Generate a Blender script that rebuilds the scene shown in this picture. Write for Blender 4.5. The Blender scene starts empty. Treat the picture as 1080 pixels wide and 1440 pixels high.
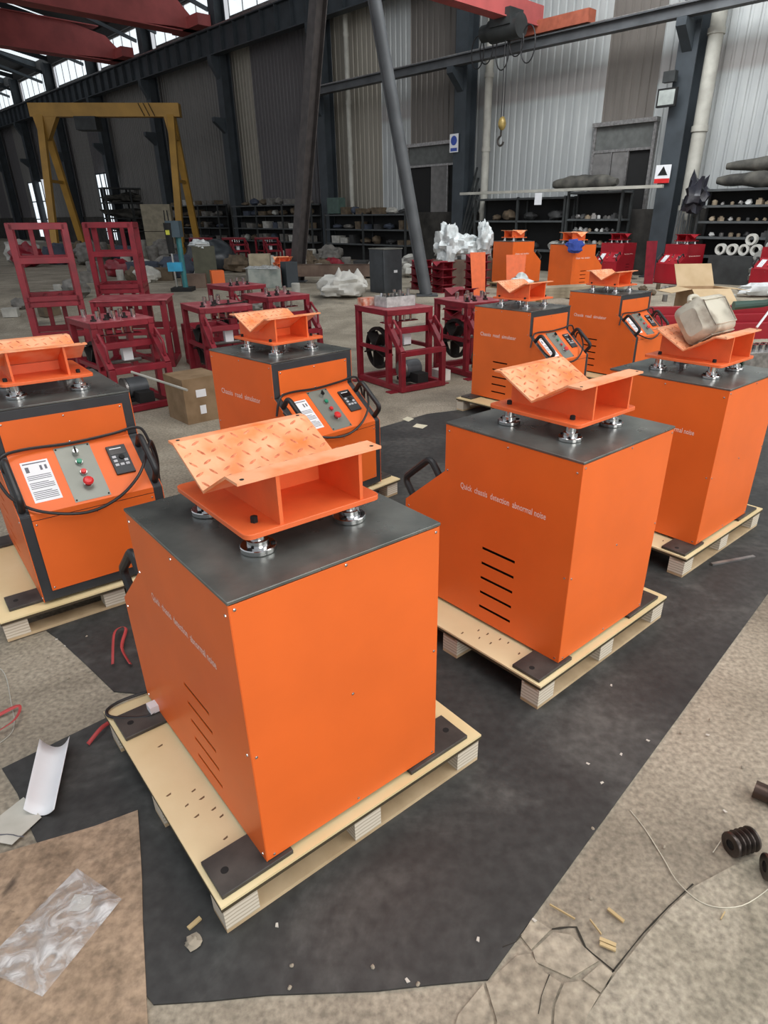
import bpy, math, random
from mathutils import Vector, Matrix, noise
random.seed(7)
C = bpy.context.scene.collection
sc = bpy.context.scene
PI = math.pi

# ------------------------------------------------------------------ camera
PITCH, ROLL, CAMH = 0.4677, 0.0044, 1.7333
cam = bpy.data.cameras.new('camera')
cam.sensor_fit = 'AUTO'; cam.sensor_width = 36.0
cam.lens = 893.99 * 36.0 / 1440.0
cam.shift_x = -31.95 / 1440.0
cam.shift_y = 39.54 / 1440.0
cam.clip_start = 0.05; cam.clip_end = 400
co = bpy.data.objects.new('camera', cam); C.objects.link(co)
co.matrix_world = Matrix.Translation((0, 0, CAMH)) @ Matrix.Rotation(PI/2 - PITCH, 4, 'X') @ Matrix.Rotation(-ROLL, 4, 'Z')
sc.camera = co

# ------------------------------------------------------------------ world, lights, exposure
w = bpy.data.worlds.new('overcast_sky'); sc.world = w; w.use_nodes = True
wn = w.node_tree.nodes; wl = w.node_tree.links
bg = wn['Background']; bg.inputs['Strength'].default_value = 0.68
wtc = wn.new('ShaderNodeTexCoord'); wns = wn.new('ShaderNodeTexNoise'); wns.inputs['Scale'].default_value = 1.6
wcr = wn.new('ShaderNodeValToRGB')
wcr.color_ramp.elements[0].color = (0.80, 0.88, 1.0, 1); wcr.color_ramp.elements[1].color = (1.0, 1.0, 1.0, 1)
wl.new(wtc.outputs['Generated'], wns.inputs['Vector']); wl.new(wns.outputs['Fac'], wcr.inputs['Fac']); wl.new(wcr.outputs['Color'], bg.inputs['Color'])

def area(name, loc, target, sx, sy, power, col=(1, 1, 1)):
    l = bpy.data.lights.new(name, 'AREA'); l.shape = 'RECTANGLE'; l.size = sx; l.size_y = sy
    l.energy = power; l.color = col
    o = bpy.data.objects.new(name, l); C.objects.link(o); o.location = loc
    o.rotation_euler = (Vector(target) - Vector(loc)).to_track_quat('-Z', 'Y').to_euler()
    return o
area('wall_fill_light', (4.5, 12.5, 9.6), (9.0, 17.0, 2.5), 10, 4, 1250, (0.95, 0.98, 1.0))  # unseen fill lamp added to brighten the back wall
area('roof_skylight_near', (0.5, 1.5, 9.5), (0.5, 3.0, 0), 7, 4, 400, (1.0, 0.98, 0.95))
area('roof_skylight_right', (9.0, 2.0, 8.0), (1.5, 3.0, 0.5), 8, 5, 700, (1.0, 0.97, 0.93))
area('hall_door_daylight', (5.5, -6.0, 3.2), (0.5, 2.5, 0.8), 5, 4, 400, (1.0, 0.97, 0.93))
sc.view_settings.view_transform = 'Standard'; sc.view_settings.look = 'None'
sc.view_settings.exposure = 0.0; sc.view_settings.gamma = 1.0
sc.view_settings.use_curve_mapping = False

# ------------------------------------------------------------------ materials
MATS = {}
def mat(name, col, rough=0.5, metal=0.0, var=0.15, scale=6.0, bump=0.0, bscale=60.0, col2=None, spec=0.5, alpha=1.0, detail=4.0, emit=None, lo=0.35, hi=0.65, rvar=0.0, coat=0.0, trans=0.0):
    if name in MATS: return MATS[name]
    m = bpy.data.materials.new(name); m.use_nodes = True
    N = m.node_tree.nodes; L = m.node_tree.links; b = N['Principled BSDF']
    tc = N.new('ShaderNodeTexCoord'); nz = N.new('ShaderNodeTexNoise')
    nz.inputs['Scale'].default_value = scale; nz.inputs['Detail'].default_value = detail
    cr = N.new('ShaderNodeValToRGB')
    c2 = col2 if col2 else tuple(min(1, c*(1+var)) for c in col)
    c1 = col if col2 else tuple(c*(1-var) for c in col)
    e = cr.color_ramp.elements
    e[0].position = lo; e[1].position = hi
    e[0].color = (*c1, 1); e[1].color = (*c2, 1)
    L.new(tc.outputs['Object'], nz.inputs['Vector']); L.new(nz.outputs['Fac'], cr.inputs['Fac']); L.new(cr.outputs['Color'], b.inputs['Base Color'])
    b.inputs['Roughness'].default_value = rough; b.inputs['Metallic'].default_value = metal
    b.inputs['Specular IOR Level'].default_value = spec
    b.inputs['Alpha'].default_value = alpha
    if coat: b.inputs['Coat Weight'].default_value = coat
    if trans: b.inputs['Transmission Weight'].default_value = trans
    if rvar:
        mr = N.new('ShaderNodeMapRange'); mr.inputs['To Min'].default_value = max(0.03, rough-rvar); mr.inputs['To Max'].default_value = min(1, rough+rvar)
        n3 = N.new('ShaderNodeTexNoise'); n3.inputs['Scale'].default_value = scale*1.7; n3.inputs['Detail'].default_value = 6
        L.new(tc.outputs['Object'], n3.inputs['Vector']); L.new(n3.outputs['Fac'], mr.inputs['Value']); L.new(mr.outputs['Result'], b.inputs['Roughness'])
    if bump:
        n2 = N.new('ShaderNodeTexNoise'); n2.inputs['Scale'].default_value = bscale; n2.inputs['Detail'].default_value = 3
        bp = N.new('ShaderNodeBump'); bp.inputs['Strength'].default_value = bump; bp.inputs['Distance'].default_value = 0.01
        L.new(tc.outputs['Object'], n2.inputs['Vector']); L.new(n2.outputs['Fac'], bp.inputs['Height']); L.new(bp.outputs['Normal'], b.inputs['Normal'])
    if emit:
        b.inputs['Emission Color'].default_value = (*emit[0], 1); b.inputs['Emission Strength'].default_value = emit[1]
    MATS[name] = m
    return m
ORANGE = mat('orange_paint', (0.78, 0.142, 0.022), 0.42, var=0.05, scale=3, bump=0.02, bscale=220, spec=0.4)
ORANGEP = mat('orange_dusty_plate', (0.86, 0.20, 0.045), 0.5, col2=(0.90, 0.42, 0.23), scale=9, bump=0.05, bscale=90, lo=0.3, hi=0.6)
ORANGEF = mat('orange_fixture_paint', (0.80, 0.15, 0.04), 0.45, var=0.08, scale=8, bump=0.05, bscale=120)
RED = mat('red_primer', (0.20, 0.008, 0.018), 0.45, var=0.18, scale=7, bump=0.05, bscale=90)
REDTOP = mat('red_plate_dusty', (0.28, 0.03, 0.045), 0.5, col2=(0.42, 0.12, 0.13), scale=9, bump=0.05)
REDM = mat('red_machine_paint', (0.28, 0.006, 0.014), 0.4, var=0.1, scale=3)
DARK = mat('charcoal_powder_coat', (0.030, 0.033, 0.037), 0.5, var=0.12, scale=10, bump=0.08, bscale=300)
TOPP = mat('black_oxide_steel_top', (0.09, 0.10, 0.096), 0.30, metal=0.55, col2=(0.25, 0.265, 0.245), scale=3.6, detail=9, rvar=0.16, lo=0.38, hi=0.66, bump=0.02, bscale=150)
BLACK = mat('black_interior', (0.006, 0.006, 0.006), 0.8)
RUBBER = mat('black_rubber', (0.014, 0.014, 0.015), 0.45)
CHROME = mat('polished_steel', (0.62, 0.62, 0.62), 0.16, metal=1.0, var=0.1, scale=20)
STEEL = mat('dull_steel', (0.30, 0.29, 0.28), 0.4, metal=0.8, var=0.25, scale=14, bump=0.1)
FOOT = mat('oily_steel_plate', (0.035, 0.032, 0.030), 0.5, metal=0.3, col2=(0.085, 0.078, 0.07), scale=8, detail=8)
GREYPL = mat('grey_control_plate', (0.22, 0.23, 0.20), 0.4, metal=0.3, var=0.06)
WHITE = mat('white_paper', (0.75, 0.76, 0.78), 0.6, var=0.03)
INK = mat('grey_print', (0.12, 0.12, 0.14), 0.7)
PLY = mat('pale_plywood', (0.70, 0.55, 0.29), 0.6, col2=(0.82, 0.69, 0.42), scale=2.2, detail=5, bump=0.04)
PLYD = mat('plywood_dark_edge', (0.055, 0.04, 0.02), 0.7)
BOTTLEG = mat('dark_green_plastic', (0.01, 0.05, 0.035), 0.4)
WOODB = mat('bearer_wood', (0.42, 0.30, 0.17), 0.7, col2=(0.62, 0.47, 0.29), scale=5, bump=0.1)
CARD = mat('brown_cardboard', (0.40, 0.26, 0.14), 0.8, col2=(0.50, 0.34, 0.20), scale=4, bump=0.04)
GREEN = mat('green_button', (0.02, 0.25, 0.14), 0.3); REDB = mat('red_button', (0.6, 0.02, 0.02), 0.35)
COL = mat('blue_grey_column_paint', (0.035, 0.044, 0.052), 0.6, var=0.2, scale=2, bump=0.1, bscale=20)
BEAMM = mat('grey_runway_paint', (0.075, 0.08, 0.085), 0.6, var=0.2, scale=2)
CRANE = mat('faded_red_crane_paint', (0.42, 0.09, 0.085), 0.55, var=0.15, scale=1.5)
YEL = mat('yellow_gantry_paint', (0.42, 0.23, 0.04), 0.5, var=0.15, scale=1.5)
MASON = mat('dark_masonry', (0.035, 0.032, 0.028), 0.9, var=0.4, scale=3, bump=0.4, bscale=8)
PIPE = mat('pale_downpipe', (0.33, 0.32, 0.28), 0.6, col2=(0.44, 0.43, 0.38), scale=3)
RACK = mat('dark_rack_paint', (0.025, 0.028, 0.028), 0.6, var=0.3, scale=4)
TARP = mat('dusty_dark_tarp', (0.028, 0.027, 0.024), 0.8, col2=(0.10, 0.095, 0.08), scale=3, bump=0.6, bscale=7)
ROOFM = mat('dark_roof_sheet', (0.05, 0.05, 0.05), 0.8)
LUG = mat('worn_tread_lug', (0.50, 0.13, 0.05), 0.45, col2=(0.86, 0.34, 0.17), scale=55)

def woodblock():
    m = bpy.data.materials.new('laminated_block'); m.use_nodes = True; N = m.node_tree.nodes; L = m.node_tree.links; b = N['Principled BSDF']
    tc = N.new('ShaderNodeTexCoord'); wv = N.new('ShaderNodeTexWave'); wv.bands_direction = 'Z'; wv.inputs['Scale'].default_value = 22; wv.inputs['Distortion'].default_value = 1.2
    cr = N.new('ShaderNodeValToRGB'); cr.color_ramp.elements[0].color = (0.46, 0.39, 0.29, 1); cr.color_ramp.elements[1].color = (0.68, 0.61, 0.50, 1); cr.color_ramp.elements[0].position = 0.1; cr.color_ramp.elements[1].position = 0.4
    L.new(tc.outputs['Object'], wv.inputs['Vector']); L.new(wv.outputs['Fac'], cr.inputs['Fac']); L.new(cr.outputs['Color'], b.inputs['Base Color']); b.inputs['Roughness'].default_value = 0.7
    return m
BLOCK = woodblock()

def groundmat(name, stops, s1, s2, rough, rv, spots=None, bump=0.15):
    """stops: base colours by large noise; spots: (colour, scale, threshold) dirt"""
    m = bpy.data.materials.new(name); m.use_nodes = True; N = m.node_tree.nodes; L = m.node_tree.links; b = N['Principled BSDF']
    tc = N.new('ShaderNodeTexCoord')
    n1 = N.new('ShaderNodeTexNoise'); n1.inputs['Scale'].default_value = s1; n1.inputs['Detail'].default_value = 8; n1.inputs['Roughness'].default_value = 0.65; n1.inputs['Distortion'].default_value = 0.6
    cr = N.new('ShaderNodeValToRGB'); e = cr.color_ramp.elements
    e[0].position = 0.3; e[0].color = (*stops[0], 1); e[1].position = 0.7; e[1].color = (*stops[2], 1)
    k = e.new(0.5); k.color = (*stops[1], 1)
    L.new(tc.outputs['Object'], n1.inputs['Vector']); L.new(n1.outputs['Fac'], cr.inputs['Fac'])
    n2 = N.new('ShaderNodeTexNoise'); n2.inputs['Scale'].default_value = s2; n2.inputs['Detail'].default_value = 5
    mr = N.new('ShaderNodeMapRange'); mr.inputs['From Min'].default_value = 0.3; mr.inputs['From Max'].default_value = 0.7; mr.inputs['To Min'].default_value = 0.66; mr.inputs['To Max'].default_value = 1.32
    L.new(tc.outputs['Object'], n2.inputs['Vector']); L.new(n2.outputs['Fac'], mr.inputs['Value'])
    mx = N.new('ShaderNodeMix'); mx.data_type = 'RGBA'; mx.blend_type = 'MULTIPLY'; mx.inputs['Factor'].default_value = 1.0
    L.new(cr.outputs['Color'], mx.inputs['A']); L.new(mr.outputs['Result'], mx.inputs['B'])
    out = mx.outputs['Result']
    for col, scl, th in (spots or []):
        n3 = N.new('ShaderNodeTexNoise'); n3.inputs['Scale'].default_value = scl; n3.inputs['Detail'].default_value = 6; n3.inputs['Distortion'].default_value = 1.0
        r3 = N.new('ShaderNodeValToRGB'); r3.color_ramp.elements[0].position = th; r3.color_ramp.elements[1].position = th + 0.12
        L.new(tc.outputs['Object'], n3.inputs['Vector']); L.new(n3.outputs['Fac'], r3.inputs['Fac'])
        m3 = N.new('ShaderNodeMix'); m3.data_type = 'RGBA'; L.new(r3.outputs['Color'], m3.inputs['Factor']); L.new(out, m3.inputs['A']); m3.inputs['B'].default_value = (*col, 1)
        out = m3.outputs['Result']
    L.new(out, b.inputs['Base Color'])
    m2 = N.new('ShaderNodeMapRange'); m2.inputs['To Min'].default_value = rough - rv; m2.inputs['To Max'].default_value = rough + rv
    L.new(n1.outputs['Fac'], m2.inputs['Value']); L.new(m2.outputs['Result'], b.inputs['Roughness'])
    bp = N.new('ShaderNodeBump'); bp.inputs['Strength'].default_value = bump; bp.inputs['Distance'].default_value = 0.01
    L.new(n2.outputs['Fac'], bp.inputs['Height']); L.new(bp.outputs['Normal'], b.inputs['Normal'])
    return m
CONC = groundmat('worn_concrete', [(0.17, 0.145, 0.108), (0.28, 0.243, 0.185), (0.39, 0.345, 0.27)], 1.3, 55, 0.75, 0.1, [((0.13, 0.115, 0.09), 0.7, 0.60)])
MATM = groundmat('dusty_rubber_mat', [(0.019, 0.0195, 0.019), (0.034, 0.0345, 0.033), (0.082, 0.081, 0.075)], 1.8, 26, 0.62, 0.12, [((0.12, 0.11, 0.10), 5.0, 0.72)], 0.12)

CARDF = groundmat('floor_cardboard', [(0.20, 0.14, 0.09), (0.32, 0.23, 0.155), (0.40, 0.30, 0.21)], 3.2, 45, 0.85, 0.05, [((0.07, 0.05, 0.035), 5.5, 0.60), ((0.10, 0.075, 0.05), 17, 0.68)], 0.1)
def sheetmat(name, c1, c2, band=None):
    m = bpy.data.materials.new(name); m.use_nodes = True; N = m.node_tree.nodes; L = m.node_tree.links; b = N['Principled BSDF']
    tc = N.new('ShaderNodeTexCoord'); mp = N.new('ShaderNodeMapping'); mp.inputs['Scale'].default_value = (2.5, 1, 0.25)
    n1 = N.new('ShaderNodeTexNoise'); n1.inputs['Scale'].default_value = 2.0; n1.inputs['Detail'].default_value = 6
    cr = N.new('ShaderNodeValToRGB'); cr.color_ramp.elements[0].position = 0.3; cr.color_ramp.elements[1].position = 0.7
    cr.color_ramp.elements[0].color = (*c1, 1); cr.color_ramp.elements[1].color = (*c2, 1)
    L.new(tc.outputs['Object'], mp.inputs['Vector']); L.new(mp.outputs['Vector'], n1.inputs['Vector']); L.new(n1.outputs['Fac'], cr.inputs['Fac'])
    out = cr.outputs['Color']
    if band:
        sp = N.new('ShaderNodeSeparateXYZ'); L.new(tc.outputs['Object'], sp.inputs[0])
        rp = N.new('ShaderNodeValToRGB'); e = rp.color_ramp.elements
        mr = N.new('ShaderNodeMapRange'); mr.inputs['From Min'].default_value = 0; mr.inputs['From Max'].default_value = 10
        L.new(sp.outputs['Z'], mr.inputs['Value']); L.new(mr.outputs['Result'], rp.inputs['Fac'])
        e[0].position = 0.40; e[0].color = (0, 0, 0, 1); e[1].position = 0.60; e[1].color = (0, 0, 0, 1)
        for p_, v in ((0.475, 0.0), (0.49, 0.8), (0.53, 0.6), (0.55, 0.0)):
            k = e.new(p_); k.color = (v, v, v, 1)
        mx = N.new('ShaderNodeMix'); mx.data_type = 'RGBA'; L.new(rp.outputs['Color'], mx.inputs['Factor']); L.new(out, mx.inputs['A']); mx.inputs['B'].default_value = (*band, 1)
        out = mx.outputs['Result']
    L.new(out, b.inputs['Base Color']); b.inputs['Roughness'].default_value = 0.55; b.inputs['Metallic'].default_value = 0.15
    return m
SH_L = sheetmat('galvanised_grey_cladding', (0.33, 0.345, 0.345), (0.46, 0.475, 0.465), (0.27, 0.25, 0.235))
SH_B = sheetmat('brown_grey_cladding', (0.12, 0.108, 0.095), (0.17, 0.152, 0.135))
SH_M = sheetmat('dull_grey_cladding', (0.15, 0.145, 0.135), (0.21, 0.20, 0.185))
SH_D = sheetmat('dark_mauve_sheet', (0.088, 0.082, 0.085), (0.115, 0.108, 0.11))
SH_W = sheetmat('beige_cladding', (0.24, 0.22, 0.18), (0.32, 0.295, 0.245))

def clearplastic(name, col, fac, rough=0.12, bs=14):
    m = bpy.data.materials.new(name); m.use_nodes = True; N = m.node_tree.nodes; L = m.node_tree.links
    b = N['Principled BSDF']; b.inputs['Base Color'].default_value = (*col, 1); b.inputs['Roughness'].default_value = rough
    tr = N.new('ShaderNodeBsdfTransparent'); mx = N.new('ShaderNodeMixShader'); out = N['Material Output']
    tc = N.new('ShaderNodeTexCoord'); nz = N.new('ShaderNodeTexNoise'); nz.inputs['Scale'].default_value = bs; nz.inputs['Detail'].default_value = 5; nz.inputs['Distortion'].default_value = 2
    cr = N.new('ShaderNodeMapRange'); cr.inputs['From Min'].default_value = 0.4; cr.inputs['From Max'].default_value = 0.68; cr.inputs['To Min'].default_value = fac*0.5; cr.inputs['To Max'].default_value = min(1, fac*1.8)
    bp = N.new('ShaderNodeBump'); bp.inputs['Strength'].default_value = 0.7; bp.inputs['Distance'].default_value = 0.02
    L.new(tc.outputs['Object'], nz.inputs['Vector']); L.new(nz.outputs['Fac'], cr.inputs['Value']); L.new(cr.outputs['Result'], mx.inputs['Fac'])
    L.new(nz.outputs['Fac'], bp.inputs['Height']); L.new(bp.outputs['Normal'], b.inputs['Normal'])
    L.new(tr.outputs[0], mx.inputs[1]); L.new(b.outputs[0], mx.inputs[2]); L.new(mx.outputs[0], out.inputs['Surface'])
    return m
POLY = clearplastic('clear_polythene', (0.72, 0.72, 0.72), 0.38)
WPOLY = clearplastic('milky_polythene', (0.62, 0.64, 0.64), 0.75, 0.25, 5)
GLASS = clearplastic('dusty_window_glass', (0.8, 0.85, 0.9), 0.05, 0.1, 2)

DL = mat('backlit_translucent_sheet', (0.8, 0.9, 0.9), 0.5, emit=((0.88, 0.95, 1.0), 0.95))
# ------------------------------------------------------------------ mesh builder
class MB:
    def __init__(s): s.v = []; s.f = []
    def add(s, vs, fs):
        n = len(s.v); s.v += [tuple(v) for v in vs]; s.f += [tuple(i+n for i in f) for f in fs]; return s
    def box(s, x0, x1, y0, y1, z0, z1, M=None):
        vs = [Vector(p) for p in ((x0,y0,z0),(x1,y0,z0),(x1,y1,z0),(x0,y1,z0),(x0,y0,z1),(x1,y0,z1),(x1,y1,z1),(x0,y1,z1))]
        if M: vs = [M @ v for v in vs]
        return s.add(vs, [(0,3,2,1),(4,5,6,7),(0,1,5,4),(1,2,6,5),(2,3,7,6),(3,0,4,7)])
    def prism(s, poly, a0, a1, axis='x'):
        """poly in the other two axes (x:(y,z), y:(x,z), z:(x,y)), counter-clockwise or not"""
        n = len(poly)
        def P(p, a): return (a, p[0], p[1]) if axis == 'x' else ((p[0], a, p[1]) if axis == 'y' else (p[0], p[1], a))
        vs = [P(p, a0) for p in poly] + [P(p, a1) for p in poly]
        fs = [tuple(range(n))[::-1], tuple(range(n, 2*n))] + [(i, (i+1) % n, n+(i+1) % n, n+i) for i in range(n)]
        return s.add(vs, fs)
    def strip(s, pts, t, a0, a1, axis='x'):
        """bent sheet: open polyline pts offset by t on its left"""
        off = []
        for i, p in enumerate(pts):
            a = Vector(pts[max(i-1, 0)]); b = Vector(pts[min(i+1, len(pts)-1)]); p = Vector(p)
            if 0 < i < len(pts)-1:
                d1 = (p-a).normalized(); d2 = (b-p).normalized(); n1 = Vector((-d1.y, d1.x)); n2 = Vector((-d2.y, d2.x))
                n = (n1+n2); n = n/ max(0.3, n.dot(n1))
            else:
                d = (b-a).normalized(); n = Vector((-d.y, d.x))
            off.append(tuple(p + n*t))
        m = len(pts)
        for i in range(m-1):
            s.prism([pts[i], pts[i+1], off[i+1], off[i]], a0, a1, axis)
        return s
    def bar(s, p, q, a, b, up=(0, 0, 1)):
        p = Vector(p); q = Vector(q); d = q-p; l = d.length; z = d/l
        u = Vector(up)
        if abs(z.dot(u)) > 0.98: u = Vector((0, 1, 0))
        x = u.cross(z).normalized(); y = z.cross(x)
        M = Matrix((x, y, z)).transposed().to_4x4(); M.translation = p
        return s.box(-a/2, a/2, -b/2, b/2, 0, l, M)
    def tube(s, pts, r, n=8, cap=True):
        pts = [Vector(p) for p in pts]; rs = r if isinstance(r, (list, tuple)) else [r]*len(pts)
        base = len(s.v); u = None
        for i, p in enumerate(pts):
            d = (pts[min(i+1, len(pts)-1)] - pts[max(i-1, 0)]).normalized()
            if u is None:
                u = Vector((0, 0, 1)) if abs(d.z) < 0.9 else Vector((1, 0, 0))
            u = (u - d*u.dot(d)).normalized(); v = d.cross(u)
            for k in range(n):
                t = 2*PI*k/n; s.v.append(tuple(p + (u*math.cos(t)+v*math.sin(t))*rs[i]))
        for i in range(len(pts)-1):
            for k in range(n):
                a = base+i*n+k; b = base+i*n+(k+1) % n; s.f.append((a, b, b+n, a+n))
        if cap:
            s.f.append(tuple(base+k for k in range(n))[::-1]); s.f.append(tuple(base+(len(pts)-1)*n+k for k in range(n)))
        return s
    def lathe(s, prof, c=(0, 0, 0), n=20, M=None):
        """prof: (r, z) from bottom to top"""
        b0 = len(s.v)
        for r, z in prof:
            for k in range(n):
                t = 2*PI*k/n; p = Vector((r*math.cos(t), r*math.sin(t), z))
                if M: p = M @ p
                s.v.append(tuple(p + Vector(c)))
        for i in range(len(prof)-1):
            for k in range(n):
                a = b0+i*n+k; b = b0+i*n+(k+1) % n; s.f.append((a, b, b+n, a+n))
        s.f.append(tuple(b0+k for k in range(n))[::-1]); s.f.append(tuple(b0+(len(prof)-1)*n+k for k in range(n)))
        return s
    def blob(s, c, r, seed=0, amp=0.25, n=14, m=9, fr=1.6, flat=0.0):
        """lumpy closed heap: radii r=(rx,ry,rz) about c; bottom flattened"""
        b0 = len(s.v)
        for i in range(m+1):
            ph = PI*i/m
            for k in range(n):
                t = 2*PI*k/n; d = Vector((math.sin(ph)*math.cos(t), math.sin(ph)*math.sin(t), -math.cos(ph)))
                q = 1 + amp*noise.noise(d*fr + Vector((seed*7.3, seed*3.1, 0))) + amp*0.5*noise.noise(d*fr*2.7 + Vector((seed, 0, seed*5)))
                z = d.z*r[2]*q
                if z < -r[2]*(1-flat): z = -r[2]*(1-flat)
                s.v.append((c[0]+d.x*r[0]*q, c[1]+d.y*r[1]*q, c[2]+z))
        for i in range(m):
            for k in range(n):
                a = b0+i*n+k; b = b0+i*n+(k+1) % n; s.f.append((a, b, b+n, a+n))
        return s
    def mesh(s, name, m, smooth=True):
        me = bpy.data.meshes.new(name); me.from_pydata(s.v, [], s.f); me.update()
        if m: me.materials.append(m)
        if smooth:
            me.shade_smooth(); me.set_sharp_from_angle(angle=math.radians(34))
        return me
    def build(s, name, m, parent=None, loc=None, rz=0.0, bevel=0.0, smooth=True, M=None, seg=2):
        o = bpy.data.objects.new(name, s.mesh(name, m, smooth)); C.objects.link(o)
        if parent: o.parent = parent
        if loc: o.location = loc
        if rz: o.rotation_euler = (0, 0, rz)
        if M: o.matrix_local = M
        if bevel:
            b = o.modifiers.new('bevel', 'BEVEL'); b.width = bevel; b.segments = seg; b.limit_method = 'ANGLE'; b.angle_limit = 0.6
        return o
def fixn(o):
    import bmesh
    bm = bmesh.new(); bm.from_mesh(o.data); bmesh.ops.recalc_face_normals(bm, faces=bm.faces); bm.to_mesh(o.data); bm.free(); return o
def tag(o, label, cat, group=None, kind=None):
    if label: o['label'] = label
    if cat: o['category'] = cat
    if group: o['group'] = group
    if kind: o['kind'] = kind
    return o
def struct(o): o['kind'] = 'structure'; return o
def empty(name, loc, rz=0.0, label=None, cat=None, group=None):
    o = bpy.data.objects.new(name, None); C.objects.link(o); o.location = loc; o.rotation_euler = (0, 0, rz); o.empty_display_size = 0.1
    return tag(o, label, cat, group)
def inst(o, parent, loc, rz=0.0, M=None):
    c = o.copy(); C.objects.link(c); c.parent = parent
    c.location = loc; c.rotation_euler = (0, 0, rz)
    if M: c.matrix_local = M
    return c
KIDS = {}
def copy_tree(o, loc=None, rz=None, label=None, group=None, parent=None):
    c = o.copy(); C.objects.link(c); c.parent = parent
    for ch in list(o.children): copy_tree(ch, parent=c)
    if loc is not None: c.location = loc
    if rz is not None: c.rotation_euler = (0, 0, rz)
    if label: c['label'] = label
    if group: c['group'] = group
    return c
def part_of(o, parent): o.parent = parent; return o

# hall axes: e1 runs along the long wall away from the camera, e2 points at the wall
TH = 0.7627
E1 = Vector((-math.sin(TH), math.cos(TH), 0)); E2 = Vector((math.cos(TH), math.sin(TH), 0))
def H(a, b, z=0.0): return E1*a + E2*b + Vector((0, 0, z))
def zf(y):
    t = min(1, max(0, (y-11)/3.5)); return 0.3*t*t*(3-2*t)
HM = Matrix.Rotation(TH, 4, 'Z')     # local x -> E2, local y -> E1

# ------------------------------------------------------------------ floor, mats
mb = MB(); nx, ny = 40, 66
xs = [-60 + 100*i/nx for i in range(nx+1)]
ys = [-8 + 0.0 + (98)*(j/ny)**1.5 for j in range(ny+1)]
ys = sorted(set(ys + [11 + 0.25*k for k in range(15)]))
vs = [(x, y, zf(y)) for y in ys for x in xs]; W_ = len(xs)
fs = [(j*W_+i, j*W_+i+1, (j+1)*W_+i+1, (j+1)*W_+i) for j in range(len(ys)-1) for i in range(nx)]
fl = mb.add(vs, fs).build('floor', CONC); struct(fl)

def ground_poly(name, pts, t, m, z=0.0, jit=0.0):
    P = []
    for i, p in enumerate(pts):
        q = pts[(i+1) % len(pts)]; n = max(1, int(math.dist(p, q)/0.12)) if jit else 1
        for k in range(n):
            a = k/n; j = jit*noise.noise(Vector((p[0]+(q[0]-p[0])*a, p[1]+(q[1]-p[1])*a, 0))*5)
            P.append((p[0]+(q[0]-p[0])*a + j, p[1]+(q[1]-p[1])*a + j))
    return fixn(MB().prism(P, z, z+t, 'z').build(name, m, smooth=False))
tag(ground_poly('rubber_mat', [(0.2, 0.938), (0.398, 1.161), (1.863, 2.799), (3.9, 5.05), (4.8, 6.1), (3.5, 7.4), (1.6, 7.3), (0.79, 6.45), (0.203, 6.194), (-0.246, 5.744), (-0.75, 4.4), (-0.9, 3.6), (-0.55, 3.0), (-1.0, 2.0), (-1.174, 1.898), (-1.43, 1.649), (-1.119, 1.3), (-0.632, 0.884)], 0.006, MATM, 0.0, 0.012),
    'large black rubber mat on the concrete under the row of orange machines', 'mat')
tag(ground_poly('rubber_mat', [(-1.70, 2.50), (-1.206, 2.057), (-1.02, 2.03), (-0.62, 3.0), (-0.95, 3.45)], 0.005, MATM, 0.0, 0.01),
    'smaller black mat corner lying between the nearest pallet and the left pallet', 'mat')

# cracked slab pieces and the slab seam at lower right: pieces of the floor
PC = [[(0.344, 1.100), (0.388, 1.067), (0.325, 1.014), (0.303, 1.049)],
      [(0.393, 1.060), (0.438, 1.052), (0.497, 0.985), (0.413, 0.943), (0.331, 0.982), (0.329, 1.010)],
      [(0.501, 0.979), (0.524, 0.954), (0.480, 0.908), (0.443, 0.939)],
      [(0.437, 0.935), (0.475, 0.903), (0.430, 0.852), (0.400, 0.80), (0.337, 0.80), (0.360, 0.88), (0.394, 0.931)],
      [(0.286, 0.998), (0.320, 1.003), (0.350, 0.956), (0.387, 0.931), (0.353, 0.88), (0.331, 0.80), (0.20, 0.80), (0.213, 0.845), (0.196, 0.932)],
      [(0.188, 0.928), (0.205, 0.843), (0.190, 0.80), (0.10, 0.80), (0.12, 0.86)]]
CONC2 = groundmat('cracked_slab_concrete', [(0.23, 0.195, 0.145), (0.31, 0.27, 0.205), (0.38, 0.335, 0.26)], 3, 40, 0.8, 0.1)
for i, p in enumerate(PC):
    o = ground_poly('slab_piece', p, 0.005, CONC2, 0.0); o.parent = fl
CONC3 = groundmat('poured_slab_concrete', [(0.19, 0.17, 0.125), (0.30, 0.268, 0.205), (0.41, 0.37, 0.295)], 2.5, 60, 0.8, 0.1, [((0.2, 0.22, 0.16), 1.5, 0.64)])
o = ground_poly('concrete_slab', [(0.405, 0.80), (0.414, 0.838), (0.531, 0.954), (0.646, 1.055), (0.738, 1.128), (0.83, 1.191), (0.98, 1.26), (1.5, 1.45), (2.2, 1.5), (2.2, 0.5), (0.35, 0.5)], 0.004, CONC3, 0.0)
o.parent = fl
DIRT = mat('crack_dirt', (0.03, 0.027, 0.02), 0.95)
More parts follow.
